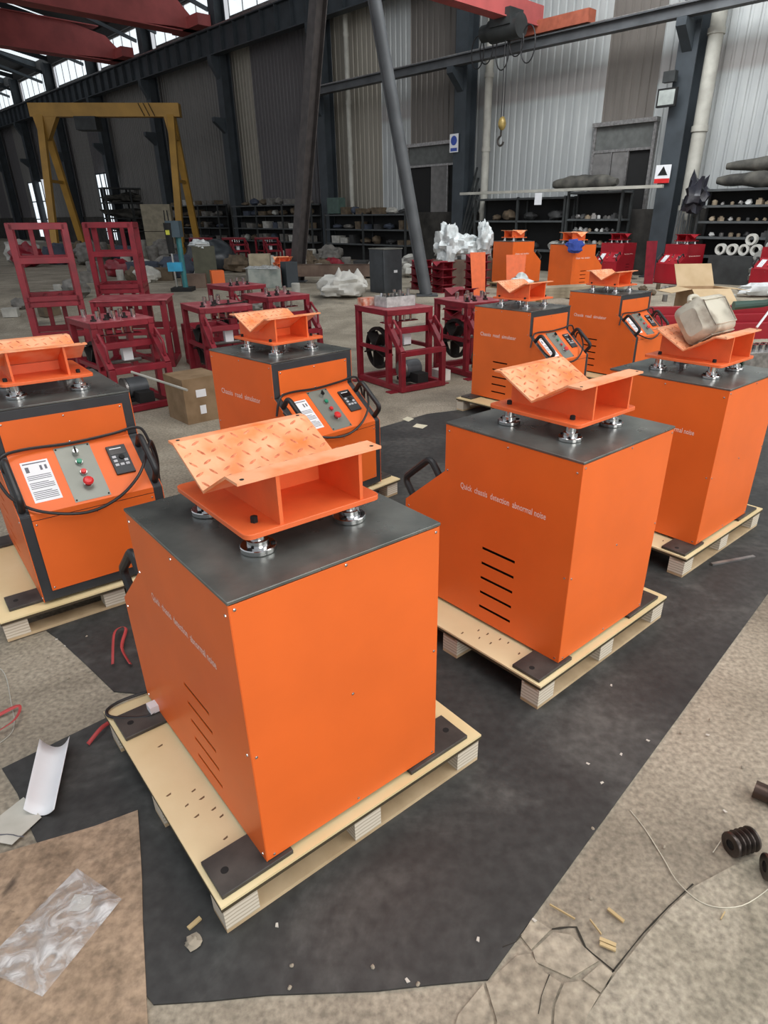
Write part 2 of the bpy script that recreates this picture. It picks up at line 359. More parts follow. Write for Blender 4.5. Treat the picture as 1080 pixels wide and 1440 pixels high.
def ribbon(pts, wd, z=0.002):
    mb = MB(); n = len(pts)
    P = []
    for i in range(n-1):
        p, q = Vector(pts[i]), Vector(pts[i+1]); k = max(1, int((q-p).length/0.02))
        for j in range(k): P.append(p + (q-p)*j/k)
    P.append(Vector(pts[-1]))
    P = [p + Vector((1, 1))*0.004*noise.noise(Vector((p.x*30, p.y*30, 0))) for p in P]
    vs = []
    for i, p in enumerate(P):
        d = (P[min(i+1, len(P)-1)]-P[max(i-1, 0)]).normalized(); w2 = wd*(0.4+0.9*abs(noise.noise(Vector((p.x*18, p.y*18, 3)))))
        vs += [(p.x-d.y*w2, p.y+d.x*w2, z), (p.x+d.y*w2, p.y-d.x*w2, z)]
    m = len(P)
    mb.add(vs, [(2*i, 2*i+1, 2*i+3, 2*i+2) for i in range(m-1)])
    return mb
for pts, wd in (([(0.402, 0.79), (0.526, 0.960), (0.64, 1.06), (0.735, 1.133), (0.83, 1.20)], 0.0028),
                ([(0.392, 1.070), (0.46, 1.075), (0.47, 1.02), (0.53, 0.96)], 0.004)):
    o = ribbon(pts, wd).build('crack', DIRT, fl, smooth=False)
for pts in ([(0.303, 1.049), (0.285, 1.03), (0.25, 1.02)], [(0.36, 0.95), (0.33, 0.90), (0.315, 0.86)]):
    o = ribbon(pts, 0.0016, 0.0065).build('crack', DIRT, fl, smooth=False)

# ------------------------------------------------------------------ hall shell
WB = 18.2
wall = struct(MB().box(-0.15, 0.25, -6, 76, 0.0, 1.95).build('wall_right', MASON, None, H(0, WB), TH))
def sheet_mesh(wd, z0, z1, m, ribs=3):
    mb = MB(); p = wd/ribs; pts = []
    for k in range(ribs):
        y = k*p; pts += [(0.0, y), (0.0, y+p*0.62), (0.035, y+p*0.70), (0.035, y+p*0.92)]
    pts.append((0.0, wd)); n = len(pts)
    vs = [(x, y, z) for z in (z0, z1) for x, y in pts]
    mb.add(vs, [(i+1, i, n+i, n+i+1) for i in range(n-1)])
    return mb
SW = 0.75
cache = {}
def sheet_for(m, z0, z1, rib=3):
    k = (m.name, z0, z1)
    if k not in cache: cache[k] = sheet_mesh(SW, z0, z1, m, rib).mesh('cladding_sheet', m, False)
    return cache[k]
i = 0; a = -6.0
while a < 75:
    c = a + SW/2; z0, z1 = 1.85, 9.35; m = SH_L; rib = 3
    if 9.4 < c < 11.1: m = SH_B; z0 = 4.0
    elif 16.4 < c < 18.5: m = SH_B; z0 = 4.0
    elif 23.0 < c < 28.2: m = SH_D
    elif 28.2 < c < 29.9: m = SH_W
    elif 29.9 < c < 42: m = SH_M
    elif 20.6 < c < 23.0: m = SH_W
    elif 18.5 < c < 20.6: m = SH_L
    elif c >= 42: m = SH_D if int(c/3) % 2 else SH_M
    if False and 44.9 < c < 47.2 or 57.5 < c < 61: z0 = 4.5
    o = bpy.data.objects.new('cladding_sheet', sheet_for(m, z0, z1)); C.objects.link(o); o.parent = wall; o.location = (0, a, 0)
    a += SW
# knock out masonry where daylight doors stand is behind the machines: openings framed above 1.95
# window band
for k in range(11):
    a0 = 1.65 + 7.1*(k-1) + 0.3; a1 = a0 + 6.5
    wr = struct(empty('window_%d' % (k+1), H(a0, WB, 9.35), TH))
    L_ = a1-a0
    f = MB(); 
    f.box(-0.05, 0.1, 0, L_, 0, 0.08).box(-0.05, 0.1, 0, L_, 1.1, 1.2)
    f.build('window_frame', STEEL, wr)
    for j in range(7):
        MB().box(-0.03, 0.06, L_*j/6-0.02, L_*j/6+0.02, 0.08, 1.1).build('mullion', STEEL, wr)
    MB().box(0.0, 0.01, 0, L_, 0.08, 1.1).build('pane', DL, wr)
# beams above windows, roof sheets with open skylight strips
roof = struct(empty('ceiling', H(0, WB, 10.55), TH))
MB().box(-0.2, 0.2, -6, 78, 0, 0.5).build('eaves_beam', ROOFM, roof)
a = -6.0; k = 0
while a < 76:
    ww = 5.2 if k % 2 == 0 else 2.3
    if k % 2 == 0:
        MB().prism([(0.3, 0.45), (-16, 3.2), (-16, 3.3), (0.3, 0.55)], a, a+ww, 'y').build('roof_sheet', ROOFM, roof)
    else:
        MB().prism([(-4.5, 1.26), (-16, 3.2), (-16, 3.3), (-4.5, 1.36)], a, a+ww, 'y').build('roof_sheet', ROOFM, roof)
        MB().prism([(0.3, 0.45), (-4.5, 1.26), (-4.5, 1.28), (0.3, 0.47)], a, a+ww, 'y').build('skylight_pane', DL, roof)
    MB().bar((0, a, 0.3), (-16, a, 3.0), 0.14, 0.25).build('rafter', COL, roof)
    MB().bar((0, a, -0.6), (-6, a, 1.0), 0.1, 0.15).build('truss_brace', COL, roof)
    a += ww; k += 1
# far end wall
ew = struct(MB().box(-34, 0, 0, 0.3, 0, 13).build('wall_far', SH_D, None, H(75, WB+0.2), TH))

# columns
def ibeam(mb, p, q, h, wd, tf=0.03, tw=0.02, up=(0, 0, 1)):
    p = Vector(p); q = Vector(q); d = (q-p).normalized(); u = Vector(up); x = u.cross(d).normalized(); y = d.cross(x)
    mb.bar(p, q, tw, h-2*tf, up)
    for s in (-1, 1):
        mb.bar(p + y*s*(h/2-tf/2), q + y*s*(h/2-tf/2), wd, tf, up)
    return mb
for k in range(-1, 9):
    a = 8.75 + 7.1*k
    c = struct(empty('trim_column_%d' % (k+2), H(a, 17.75, 0), TH))
    mb = MB(); mb.box(-0.25, -0.22, -0.24, 0.24, 0, 10.6); mb.box(0.22, 0.25, -0.24, 0.24, 0, 10.6); mb.box(-0.22, 0.22, -0.02, 0.02, 0, 10.6)
    mb.build('column_shaft', COL, c)
    MB().box(-0.35, 0.3, -0.32, 0.32, 0, 0.34).build('base_plate', COL, c)
    MB().prism([(-0.25, 5.2), (-0.75, 5.62), (-0.75, 5.78), (-0.25, 5.78)], -0.12, 0.12, 'y').build('bracket', COL, c)
    MB().prism([(-0.25, 7.2), (-0.6, 7.75), (-0.6, 8.0), (-0.25, 8.0)], -0.16, 0.16, 'y').build('bracket', COL, c)
# runway girders
g = empty('runway_girder', H(0, 17.35, 8.0), TH, 'deep dark steel crane runway girder fixed high along the cladding wall', 'girder')
mb = MB(); mb.box(-0.18, 0.18, -6, 75, 0, 0.04).box(-0.18, 0.18, -6, 75, 0.86, 0.9).box(-0.02, 0.02, -6, 75, 0.04, 0.86)
mb.build('girder_web', COL, g)
st = MB().box(-0.17, -0.02, -0.012, 0.012, 0.04, 0.86).mesh('stiffener', COL)
for k in range(64):
    o = bpy.data.objects.new('stiffener', st); C.objects.link(o); o.parent = g; o.location = (0, 10+k*1.0, 0)
MB().box(-0.04, 0.04, -6, 75, 0.9, 1.0).build('rail', STEEL, g)
g = empty('runway_beam', H(0, 17.15, 5.79), TH, 'slim grey steel runway beam crossing in front of the pale corrugated wall', 'beam')
mb = MB(); mb.box(-0.12, 0.12, -6, 23.2, 0, 0.03).box(-0.12, 0.12, -6, 23.2, 0.22, 0.25).box(-0.015, 0.015, -6, 23.2, 0.03, 0.22)
mb.build('beam_profile', BEAMM, g)
MB().box(-0.03, 0.03, -6, 23.2, 0.25, 0.29).build('rail', STEEL, g)

# leaning gantry legs (A-frame) in front of the wall
lt = lambda a, b, z: H(a, b, z)
g = empty('tubular_leg', H(10.02, 10.2, 0), 0, 'tall sloping grey tube leg of a portal frame leaning left in mid hall', 'frame leg')
B0 = H(10.02, 10.2, 0); z0 = zf(B0.y)
mb = MB(); top = H(11.55, 10.2, 5.6)-B0
mb.tube([(0, 0, z0), top*1.6+Vector((0, 0, -0.0))], 0.115, 16); mb.build('tube', BEAMM, g)
MB().box(-0.22, 0.22, -0.22, 0.22, z0, z0+0.02).build('foot_plate', BEAMM, g)
mb = MB(); mb.tube([Vector((0, 0, z0)) + E1*0.17 , top*1.6+E1*0.17], 0.03, 8); mb.build('conduit', BEAMM, g)
B0 = H(14.75, 10.2, 0); z0 = zf(B0.y)
g = empty('lattice_leg', B0, 0, 'dark brown steel leg of the portal frame leaning right beside a column', 'frame leg')
top = H(13.15, 10.2, 5.9)-B0
mb = MB(); ibeam(mb, (0, 0, z0), top*1.5, 0.28, 0.26, 0.02, 0.02, up=tuple(E2)); mb.build('leg_profile', mat('brown_leg_paint', (0.06, 0.052, 0.05), 0.6, var=0.2), g)
MB().box(-0.25, 0.25, -0.25, 0.25, z0, z0+0.02).build('foot_plate', BEAMM, g)

# doors in the wall
def door(n, a0, a1, leafs):
    d = struct(empty('door_%d' % n, H(a0, WB-0.06, 0), TH)); L_ = a1-a0
    MB().box(-0.14, 0.06, -0.1, L_+0.1, 3.95, 4.05).build('lintel', STEEL, d)
    MB().box(-0.02, 0.04, 0, L_, 3.4, 3.95).build('transom_panel', mat('grey_green_door_paint', (0.10, 0.105, 0.10), 0.6), d)
    MB().box(-0.06, 0.06, 0, L_, 3.34, 3.4).build('transom_bar', STEEL, d)
    MB().box(-0.06, 0.06, -0.08, 0.0, 0, 3.95).build('jamb', STEEL, d); MB().box(-0.06, 0.06, L_, L_+0.08, 0, 3.95).build('jamb', STEEL, d)
    MB().box(0.02, 0.06, 0, L_, 0, 3.34).build('dark_opening', BLACK, d)
    for x0, x1 in leafs:
        lf = MB().box(-0.04, 0.0, x0, x1, 1.9, 3.34).build('door_leaf', mat('grey_door_leaf', (0.15, 0.145, 0.14), 0.55), d)
        MB().box(-0.055, -0.04, x0, x0+0.04, 1.9, 3.34).build('leaf_stile', STEEL, lf)
door(1, 9.62, 11.3, [(0.62, 1.1), (1.12, 1.68)])
door(2, 16.5, 18.75, [(0.35, 1.15)])
# door flashing strip next to door 1 (pale ribbed jamb cover)
# downpipes
for a, b, r, z1, lab in ((21.75, 17.92, 0.09, 9.3, 'thin pale downpipe on the wall right of the tall dark column'),
                         (15.05, 17.88, 0.12, 9.3, 'pale downpipe beside the column with the blue notice'),
                         (8.28, 17.84, 0.17, 9.3, 'thick pale downpipe right of the column with the floodlight')):
    p = empty('downpipe', H(a, b, 0.3), TH, lab, 'pipe')
    MB().tube([(0, 0, 0), (0, 0, z1-0.3)], r, 14).build('pipe_run', PIPE, p)
    for z in (1.6, 3.3, 5.2, 7.2):
        MB().tube([(0, 0, z), (0, 0, z+0.12)], r*1.18, 14).build('pipe_collar', PIPE, p)

# overhead travelling cranes at left: two box girders each
def crane(a, lab, z=8.95, n=1, b0=-6):
    g = empty('crane_girder', H(a, 17.1, z), TH, lab, 'crane girder')
    Lb = 17.3-b0
    # profile along -x (towards b0): belly deeper away from the end
    up, dn = [], []
    mb = MB()
    P = [(0.2, 0.25), (-0.6, 0.95), (-2.2, 1.25), (-Lb, 1.25), (-Lb, -0.05), (-2.6, -0.05), (-0.9, 0.05), (0.2, 0.05)]
    mb.prism(P, -0.28, 0.28, 'y'); fixn(mb.build('box_girder', CRANE, g, smooth=False))
    MB().box(-Lb, -0.6, -0.38, 0.38, -0.09, -0.05).build('bottom_flange', CRANE, g)
    MB().box(-Lb, -0.9, -0.38, 0.38, 1.25, 1.29).build('top_flange', CRANE, g)
    e = MB().box(-0.3, 0.3, -1.2, 1.2, 0.05, 0.45).build('end_carriage', CRANE, g)
    for s in (-0.9, 0.9): MB().tube([(-0.1, s, 0.18), (0.1, s, 0.18)], 0.13, 14).build('wheel', STEEL, e)
    return g
crane(31.2, 'nearer of two faded red overhead crane girders at upper left')
crane(39.0, 'farther and lower-looking faded red overhead crane girder at upper left')
# small hoist crane right of centre
g = empty('hoist_crane', H(12.9, 17.15, 6.08), TH, 'red hoist crane girder with dark electric hoist on the slim runway', 'crane')
MB().box(-12, 0.1, -0.14, 0.14, 0.18, 0.62).build('girder', CRANE, g)
MB().box(-12, 0.1, -0.2, 0.2, 0.15, 0.18).build('bottom_flange', CRANE, g)
MB().box(-0.16, 0.16, -1.7, 0.9, -0.0, 0.28).build('end_carriage', mat('orange_carriage', (0.33, 0.09, 0.05), 0.55), g)
mb = MB(); mb.tube([(-1.2, -0.45, -0.02), (-1.2, 0.5, -0.02)], 0.26, 18); mb.build('hoist_drum', RACK, g)
mb = MB(); mb.tube([(-1.2, 0.5, -0.02), (-1.2, 0.8, -0.02)], 0.19, 14); mb.build('hoist_motor', RACK, g)
MB().box(-1.5, -0.95, -0.3, 0.35, 0.0, 0.34).build('trolley', RACK, g)
for k, dx in enumerate((-0.05, 0.05)):
    MB().tube([(-1.2+dx, 0.0, -0.2), (-1.2+dx, 0.0, -1.95)], 0.012, 6).build('rope', RUBBER, g)
hk = MB().blob((-1.2, 0, -2.06), (0.11, 0.11, 0.16), 3, 0.1, 12, 8); hk.build('hook_block', mat('brass_yellow_block', (0.35, 0.25, 0.08), 0.4, 0.3), g)
pts = [(-1.2, 0.02, -2.2), (-1.2, 0.02, -2.34)] + [(-1.2+0.0, 0.02+0.1*math.sin(t), -2.46+0.11*math.cos(t)) for t in [i*0.45 for i in range(1, 11)]]
MB().tube(pts, [0.028]*len(pts), 8).build('hook', mat('hook_paint', (0.05, 0.045, 0.04), 0.4), g)
for y0 in (1.05, 0.75, 0.2, -0.25, -0.62):
    r = 0.22; dz = random.uniform(0.6, 0.95)
    pts = [(-1.1, y0+r*math.cos(t), 0.1-dz/2+dz/2*math.cos(t+PI/2)*1.0 - dz/2*0.3) for t in [2*PI*i/24 for i in range(25)]]
    MB().tube(pts, 0.016, 6).build('festoon_loop', RUBBER, g)

# yellow gantry crane far left
G0 = Vector((-15.9, 33, 0)); G1 = Vector((-10.1, 33.2, 0)); gz = zf(40); gd = (G1-G0).normalized(); gn = Vector((-gd.y, gd.x, 0))
g = empty('gantry_crane', (G0.x, G0.y, gz), math.atan2(gd.y, gd.x), 'yellow portal gantry crane standing far down the hall at left', 'crane')
L_ = (G1-G0).length
MB().box(-0.3, L_+0.3, -0.2, 0.2, 5.45, 5.95).build('bridge_beam', YEL, g)
for x, s in ((0.1, 1), (L_-0.1, -1)):
    MB().prism([(x-0.3, 5.45), (x+0.3+0.4*s, 5.45), (x+0.16, 4.6), (x-0.16, 4.6)], -0.18, 0.18, 'y').build('knee_plate', YEL, g)
    for t in (-1, 1):
        MB().bar((x, 0.1*t, 5.5), (x, 1.5*t, 0.3), 0.28, 0.22).build('leg', YEL, g)
    MB().box(x-0.2, x+0.2, -1.9, 1.9, 0.0, 0.32).build('bottom_beam', YEL, g)
    MB().bar((x, 0.75, 3.0), (x, -0.75, 3.0), 0.12, 0.12).build('cross_brace', YEL, g)
MB().box(1.6, 2.5, -0.35, 0.35, 4.95, 5.45).build('hoist_trolley', RACK, g)
for k in range(3): 
    MB().bar((L_-1.4+0.22*k, -0.21, 5.93), (L_-1.2+0.22*k, -0.21, 5.47), 0.09, 0.02).build('hazard_stripe', BLACK, g)

# ------------------------------------------------------------------ text
def text_mesh(body, length, height, m, ext=0.0006):
    cu = bpy.data.curves.new('lettering', 'FONT'); cu.body = body; cu.size = 1.0; cu.offset = 0.012; cu.extrude = 0.0; cu.resolution_u = 2
    o = bpy.data.objects.new('lettering', cu); C.objects.link(o); bpy.context.view_layer.update()
    me = bpy.data.meshes.new_from_object(o.evaluated_get(bpy.context.evaluated_depsgraph_get()))
    bpy.data.objects.remove(o)
    xs = [v.co.x for v in me.vertices]; ys = [v.co.y for v in me.vertices]
    w0, w1 = min(xs), max(xs); h0, h1 = 0.0, 0.72
    for v in me.vertices:
        v.co.x = (v.co.x-w0)/(w1-w0)*length; v.co.y = (v.co.y-h0)/(h1-h0)*height; v.co.z = 0
    me.materials.clear(); me.materials.append(m); return me
PRINT = mat('white_print', (0.90, 0.66, 0.58), 0.6, var=0.05)
T_QUICK = text_mesh('Quick  chassis  detection  abnormal noise', 0.437, 0.027, PRINT)
T_ROAD = text_mesh('Chassis  road  simulator', 0.43, 0.034, PRINT)

# ------------------------------------------------------------------ the V fixture (parts returned in a list)
HW, HD = 0.314, 0.66
def fixture_parts(parent, z0, om, pm, lugs=True, bolts=True, mark='v'):
    """z0 = underside of lower plate; centred on local (0,-0.325)"""
    yc = -0.325
    pl = MB()
    r = 0.02; P = []
    for (cx, cy, a0) in ((0.2-r, yc+0.213-r, 0), (-0.2+r, yc+0.213-r, 90), (-0.2+r, yc-0.213+r, 180), (0.2-r, yc-0.213+r, 270)):
        for k in range(4):
            t = math.radians(a0+30*k); P.append((cx+r*math.cos(t), cy+r*math.sin(t)))
    pl.prism(P, z0, z0+0.014, 'z'); out = [pl.build('lower_plate', om, parent, bevel=0.0015)]
    zt = z0+0.145; zv = z0+0.058
    V = [(-0.512, zt), (-0.482, zt), (-0.322, zv), (-0.172, zt-0.003), (-0.112, zt-0.003)]
    vp = MB().strip(V, 0.007, -0.205, 0.205).build('v_plate', pm, parent, smooth=False); fixn(vp)
    out.append(vp)
    for x in (0.1, -0.14):
        rb = MB().prism([(-0.50, z0+0.014), (-0.50, zt-0.001), (-0.482, zt-0.001), (-0.322, zv-0.001), (-0.172, zt-0.004), (-0.118, zt-0.004), (-0.118, z0+0.014)], x-0.005, x+0.005)
        rb.build('rib', om, parent, smooth=False)
    MB().box(-0.135, 0.095, -0.327, -0.317, z0+0.014, zv-0.001).build('web_plate', om, parent)
    if bolts:
        bm_ = None
        for x in (-0.17, 0.145):
            for y in (-0.175, -0.475):
                if bm_ is None:
                    bm_ = MB().lathe([(0.010, 0), (0.010, 0.014), (0.0075, 0.016)], n=6).build('bolt', BLACK, parent, (x, y, z0+0.014))
                else: inst(bm_, parent, (x, y, z0+0.014))
        for x in (-0.185, 0.185):
            for y in (-0.495, -0.128):
                MB().lathe([(0.0055, 0), (0.0055, 0.0012)], n=10).build('flange_hole', BLACK, parent, (x, y, zt+0.0065 if y < -0.3 else zt+0.0035))
    if lugs:
        mb = MB()
        for side in (0, 1):
            y0, y1 = (-0.475, -0.33) if side == 0 else (-0.316, -0.178)
            n1 = 5; n2 = 11
            a = Vector((0, V[1][0], V[1][1]+0.007)) if side == 0 else Vector((0, V[2][0], V[2][1]+0.007))
            b = Vector((0, V[2][0], V[2][1]+0.007)) if side == 0 else Vector((0, V[3][0], V[3][1]+0.007))
            d = (b-a).normalized(); nrm = Vector((1, 0, 0)).cross(d); 
            if nrm.z < 0: nrm = -nrm
            Ls = (b-a).length
            for i in range(n1):
                for j in range(n2):
                    c = a + d*(Ls*(0.10+0.8*i/(n1-1))) + Vector((-0.188+0.376*j/(n2-1), 0, 0))
                    ang = math.radians(25 if (i+j) % 2 else -60) ; u = Vector((1, 0, 0))*math.cos(ang)+d*math.sin(ang); v = nrm.cross(u)
                    l, w_, h = 0.0175, 0.0052, 0.0042
                    q = [c-u*l, c-u*l*0.4-v*w_, c+u*l*0.4-v*w_, c+u*l, c+u*l*0.4+v*w_, c-u*l*0.4+v*w_]
                    tops = [c-u*l*0.4+nrm*h, c+u*l*0.4+nrm*h]
                    mb.add([p - nrm*0.0004 for p in q]+tops, [(0, 1, 6), (1, 2, 7, 6), (2, 3, 7), (3, 4, 7), (4, 5, 6, 7), (5, 0, 6)])
        lg = fixn(mb.build('tread_lugs', LUG if pm is ORANGEP else pm, vp, smooth=False)); lg['kind'] = 'stuff'
    return out

# ------------------------------------------------------------------ console machine
def make_machine(body, fixm, plate, detail=2, lugs=True):
    root = empty('simulator_machine', (0, 0, 0))
    zB, zT, zK, zC = 0.015, 0.865, 0.652, 0.445; yF = -0.912
    prof = [(0, zB), (yF, zB), (yF, zC), (-HD, zK), (-HD, zT-0.01), (0, zT-0.01)]
    # dark frame: bent front strip full width, inner black box
    fr = MB()
    fr.strip([(-HD, zT-0.01), (-HD, zK), (yF, zC), (yF, zB)], 0.02, -HW+0.001, HW-0.001)
    fr.box(-HW+0.001, HW-0.001, yF+0.02, -0.002, zB, zB+0.02)
    f = fixn(fr.build('frame', DARK, root, smooth=False, bevel=0.004))
    inner = MB().prism([(-0.01, zB+0.02), (yF+0.03, zB+0.02), (yF+0.03, zC-0.03), (-HD+0.03, zK-0.03), (-HD+0.03, zT-0.02), (-0.01, zT-0.02)], -HW+0.03, HW-0.03)
    fixn(inner.build('inner_shade_box', BLACK, root, smooth=False))  # black box stands in for the shade inside the empty body
    # side panels with real slots
    ys0, ys1 = -0.432, -0.256; slots = [0.371, 0.300, 0.229, 0.157, 0.085]; hh = 0.0065
    for s in (1, -1):
        a0, a1 = (HW-0.003, HW) if s > 0 else (-HW, -HW+0.003)
        sp = MB()
        sp.prism([(ys0, zB), (yF, zB), (yF, zC), (-HD, zK), (-HD, zT-0.01), (ys0, zT-0.01)], a0, a1)
        sp.prism([(ys1, zB), (0, zB), (0, zT-0.01), (ys1, zT-0.01)], a0, a1)
        zz = zT-0.01
        for z in slots + [None]:
            lo = z+hh if z else zB
            sp.prism([(ys0, lo), (ys1, lo), (ys1, zz), (ys0, zz)], a0, a1)
            if z: zz = z-hh
        fixn(sp.build('side_panel', body, root, smooth=False))
    MB().box(-HW+0.0015, HW-0.0015, -0.003, 0.001, zB+0.002, zT-0.012).build('back_panel', body, root, bevel=0.001)
    MB().box(-HW-0.002, HW+0.002, -HD-0.002, 0.003, zT-0.009, zT).build('top_plate', TOPP, root, bevel=0.0015)
    # front panels (proud by 3 mm)
    MBf = MB().strip([(-HD-0.001, zT-0.055), (-HD-0.001, zK), (yF-0.001, zC+0.002), (yF-0.001, zC-0.022)], -0.003, -0.268, 0.268)
    fixn(MBf.build('front_panel', body, root, smooth=False))
    MBf = MB().strip([(yF-0.001, zC-0.026), (yF-0.001, zB+0.05)], -0.003, -0.268, 0.268)
    fixn(MBf.build('lower_front_panel', body, root, smooth=False))
    # screws
    sm = MB().lathe([(0.0045, 0), (0.0042, 0.0018), (0.002, 0.003)], n=8)
    s0 = None
    def screw(x, y, z, d):
        nonlocal s0
        R = {'b': Matrix.Rotation(-PI/2, 4, 'X'), 'f': Matrix.Rotation(PI/2, 4, 'X'), 'r': Matrix.Rotation(PI/2, 4, 'Y'), 'l': Matrix.Rotation(-PI/2, 4, 'Y')}[d]
        M = Matrix.Translation((x, y, z)) @ R
        if s0 is None: s0 = sm.build('screw', CHROME, root, M=M)
        else: inst(s0, root, (0, 0, 0), M=M)
    if detail:
        for x, z in ((-0.3, 0.84), (0.3, 0.84), (0, 0.845), (-0.3, 0.44), (0.3, 0.40), (-0.3, 0.03), (0.29, 0.03), (0, 0.44), (0, 0.035)): screw(x, 0.001, z, 'b')
        for s, d in ((HW, 'r'), (-HW, 'l')):
            for y, z in ((-0.02, 0.82), (-0.64, 0.83), (-0.33, 0.835), (-0.645, 0.66), (-0.02, 0.4), (-0.02, 0.03), (-0.89, 0.03), (-0.89, 0.42)): screw(s, y, z, d)
        for x in (-0.255, 0, 0.255):
            screw(x, -HD-0.004, zT-0.068, 'f'); screw(x, -HD-0.004, zK+0.02, 'f'); screw(x, yF-0.004, zC-0.045, 'f')
        for x in (-0.255, 0.255): screw(x, yF-0.004, zB+0.065, 'f')
    # lettering
    t = bpy.data.objects.new('lettering', T_QUICK); C.objects.link(t); t.parent = root
    t.matrix_local = Matrix(((0, 0, 1, HW+0.0008), (1, 0, 0, -0.567), (0, 1, 0, 0.603), (0, 0, 0, 1)))
    t = bpy.data.objects.new('lettering', T_ROAD); C.objects.link(t); t.parent = root
    t.matrix_local = Matrix(((0, 0, -1, -HW-0.0008), (-1, 0, 0, -0.085), (0, 1, 0, 0.60), (0, 0, 0, 1)))
    # console bits: matrix on slope. local x right (viewed from the front = +x), y up the slope, z out
    sl = Vector((0, (-HD-yF), zK-zC)).normalized(); nn = Vector((1, 0, 0)).cross(sl)
    S = Matrix.Identity(4)
    for i in range(3): S[i][0] = (1, 0, 0)[i]; S[i][1] = sl[i]; S[i][2] = nn[i]; S[i][3] = (0, yF, zC)[i]
    S = S @ Matrix.Translation((0, 0, 0.0035)); Ls = math.hypot(-HD-yF, zK-zC)
    def onslope(mb, name, m, par=None, smooth=True, bevel=0):
        for i, v in enumerate(mb.v): mb.v[i] = tuple(S @ Vector(v))
        return mb.build(name, m, par or root, smooth=smooth, bevel=bevel)
    lab = onslope(MB().box(-0.232, -0.118, 0.055, 0.275, 0, 0.0015), 'instruction_label', WHITE)
    ln = MB()
    for k in range(14):
        if k in (5, 10): continue
        ln.box(-0.224, -0.126 - (0.02 if k % 5 == 4 else 0), 0.070+k*0.0095, 0.0735+k*0.0095, 0.0015, 0.0018)
    ln.box(-0.224, -0.126, 0.260, 0.266, 0.0015, 0.0018).box(-0.220, -0.205, 0.216, 0.246, 0.0015, 0.0018).box(-0.160, -0.150, 0.220, 0.246, 0.0015, 0.0018).box(-0.140, -0.130, 0.222, 0.246, 0.0015, 0.0018)
    onslope(ln, 'printed_lines', INK, lab)
    cp = onslope(MB().box(-0.078, 0.078, 0.012, 0.318, 0, 0.003), 'control_plate', GREYPL)
    for x in (-0.070, 0.070):
        for y in (0.022, 0.308): onslope(MB().lathe([(0.004, 0.003), (0.004, 0.006)], (x, y, 0), 8), 'plate_screw', BLACK, cp)
    onslope(MB().lathe([(0.015, 0.003), (0.015, 0.008), (0.012, 0.022), (0.012, 0.03)], (0.004, 0.268, 0), 16), 'key_switch', CHROME, cp)
    onslope(MB().box(0.001, 0.006, 0.255, 0.283, 0.03, 0.046), 'key', BLACK, cp)
    for y, m_, nm in ((0.216, GREEN, 'green_button'), (0.158, REDB, 'red_button')):
        rg = onslope(MB().lathe([(0.0165, 0.003), (0.0165, 0.010), (0.0145, 0.014)], (0.004, y, 0), 16), 'bezel', CHROME, cp)
        onslope(MB().lathe([(0.0125, 0.013), (0.0125, 0.022), (0.011, 0.024)], (0.004, y, 0), 16), nm, m_, cp)
    onslope(MB().lathe([(0.017, 0.003), (0.017, 0.010), (0.010, 0.012), (0.010, 0.024)], (0.004, 0.095, 0), 16), 'stop_collar', CHROME, cp)
    onslope(MB().lathe([(0.011, 0.022), (0.022, 0.027), (0.023, 0.034), (0.016, 0.041), (0.004, 0.043)], (0.004, 0.095, 0), 20), 'stop_button', REDB, cp)
    kp = onslope(MB().box(0.138, 0.226, 0.105, 0.268, 0, 0.012), 'keypad', DARK, bevel=0.002)
    onslope(MB().box(0.146, 0.218, 0.215, 0.256, 0.012, 0.0135), 'display', mat('display_black', (0.012, 0.008, 0.008), 0.15), kp)
    onslope(MB().box(0.150, 0.204, 0.246, 0.251, 0.0135, 0.0142), 'display_line', WHITE, kp)
    onslope(MB().lathe([(0.014, 0.012), (0.012, 0.019)], (0.190, 0.196, 0), 14), 'dial', BLACK, kp)
    KG = mat('key_grey', (0.45, 0.45, 0.47), 0.5)
    for x, y in ((0.148, 0.195), (0.148, 0.172), (0.148, 0.149), (0.172, 0.149), (0.197, 0.149), (0.197, 0.170)):
        onslope(MB().box(x, x+0.017, y, y+0.013, 0.012, 0.0145), 'key_cap', KG, kp)
    # handles
    for s in (-1, 1):
        x = s*0.292
        P = []; r = 0.03; y0, y1, hz = 0.035, 0.255, 0.085
        P.append((x, y0, -0.003)); 
        for k in range(6):
            t = math.radians(180-90*k/5); P.append((x, y0+r+r*math.cos(t), hz-r+r*math.sin(t)))
        for k in range(6):
            t = math.radians(90-90*k/5); P.append((x, y1-r+r*math.cos(t), hz-r+r*math.sin(t)))
        P.append((x, y1, -0.003))
        onslope(MB().tube(P, 0.0155, 10), 'handle', RUBBER)
    # feet
    for y0, y1 in ((-0.12, 0.014), (-0.87, -0.735)):
        for s, xa, xb in ((1, 0.238, 0.455), (-1, -0.455, -0.20)):
            ft = MB().box(xa, xb, y0, y1, 0, 0.0145).build('foot_plate', FOOT, root, bevel=0.002)
            MB().lathe([(0.011, 0.0145), (0.011, 0.0155)], (s*0.415, (y0+y1)/2, 0), 14).build('bolt_hole', BLACK, ft)
    # bearing posts
    p0 = None
    prof_ = [(0.044, 0), (0.046, 0.002), (0.046, 0.013), (0.044, 0.015), (0.029, 0.015), (0.028, 0.030), (0.020, 0.031), (0.020, 0.066)]
    for x in (-0.14, 0.14):
        for y in (-0.18, -0.475):
            if p0 is None:
                p0 = MB().lathe(prof_, n=28).build('bearing_post', CHROME, root, (x, y, zT))
                for k in range(3):
                    t = 2*PI*k/3+0.5; MB().lathe([(0.0065, 0.015), (0.0065, 0.018), (0.004, 0.0185)], (0.037*math.cos(t), 0.037*math.sin(t), 0), 8).build('socket_bolt', BLACK, p0)
            else:
                c = inst(p0, root, (x, y, zT))
                for ch in p0.children: inst(ch, c, ch.location)
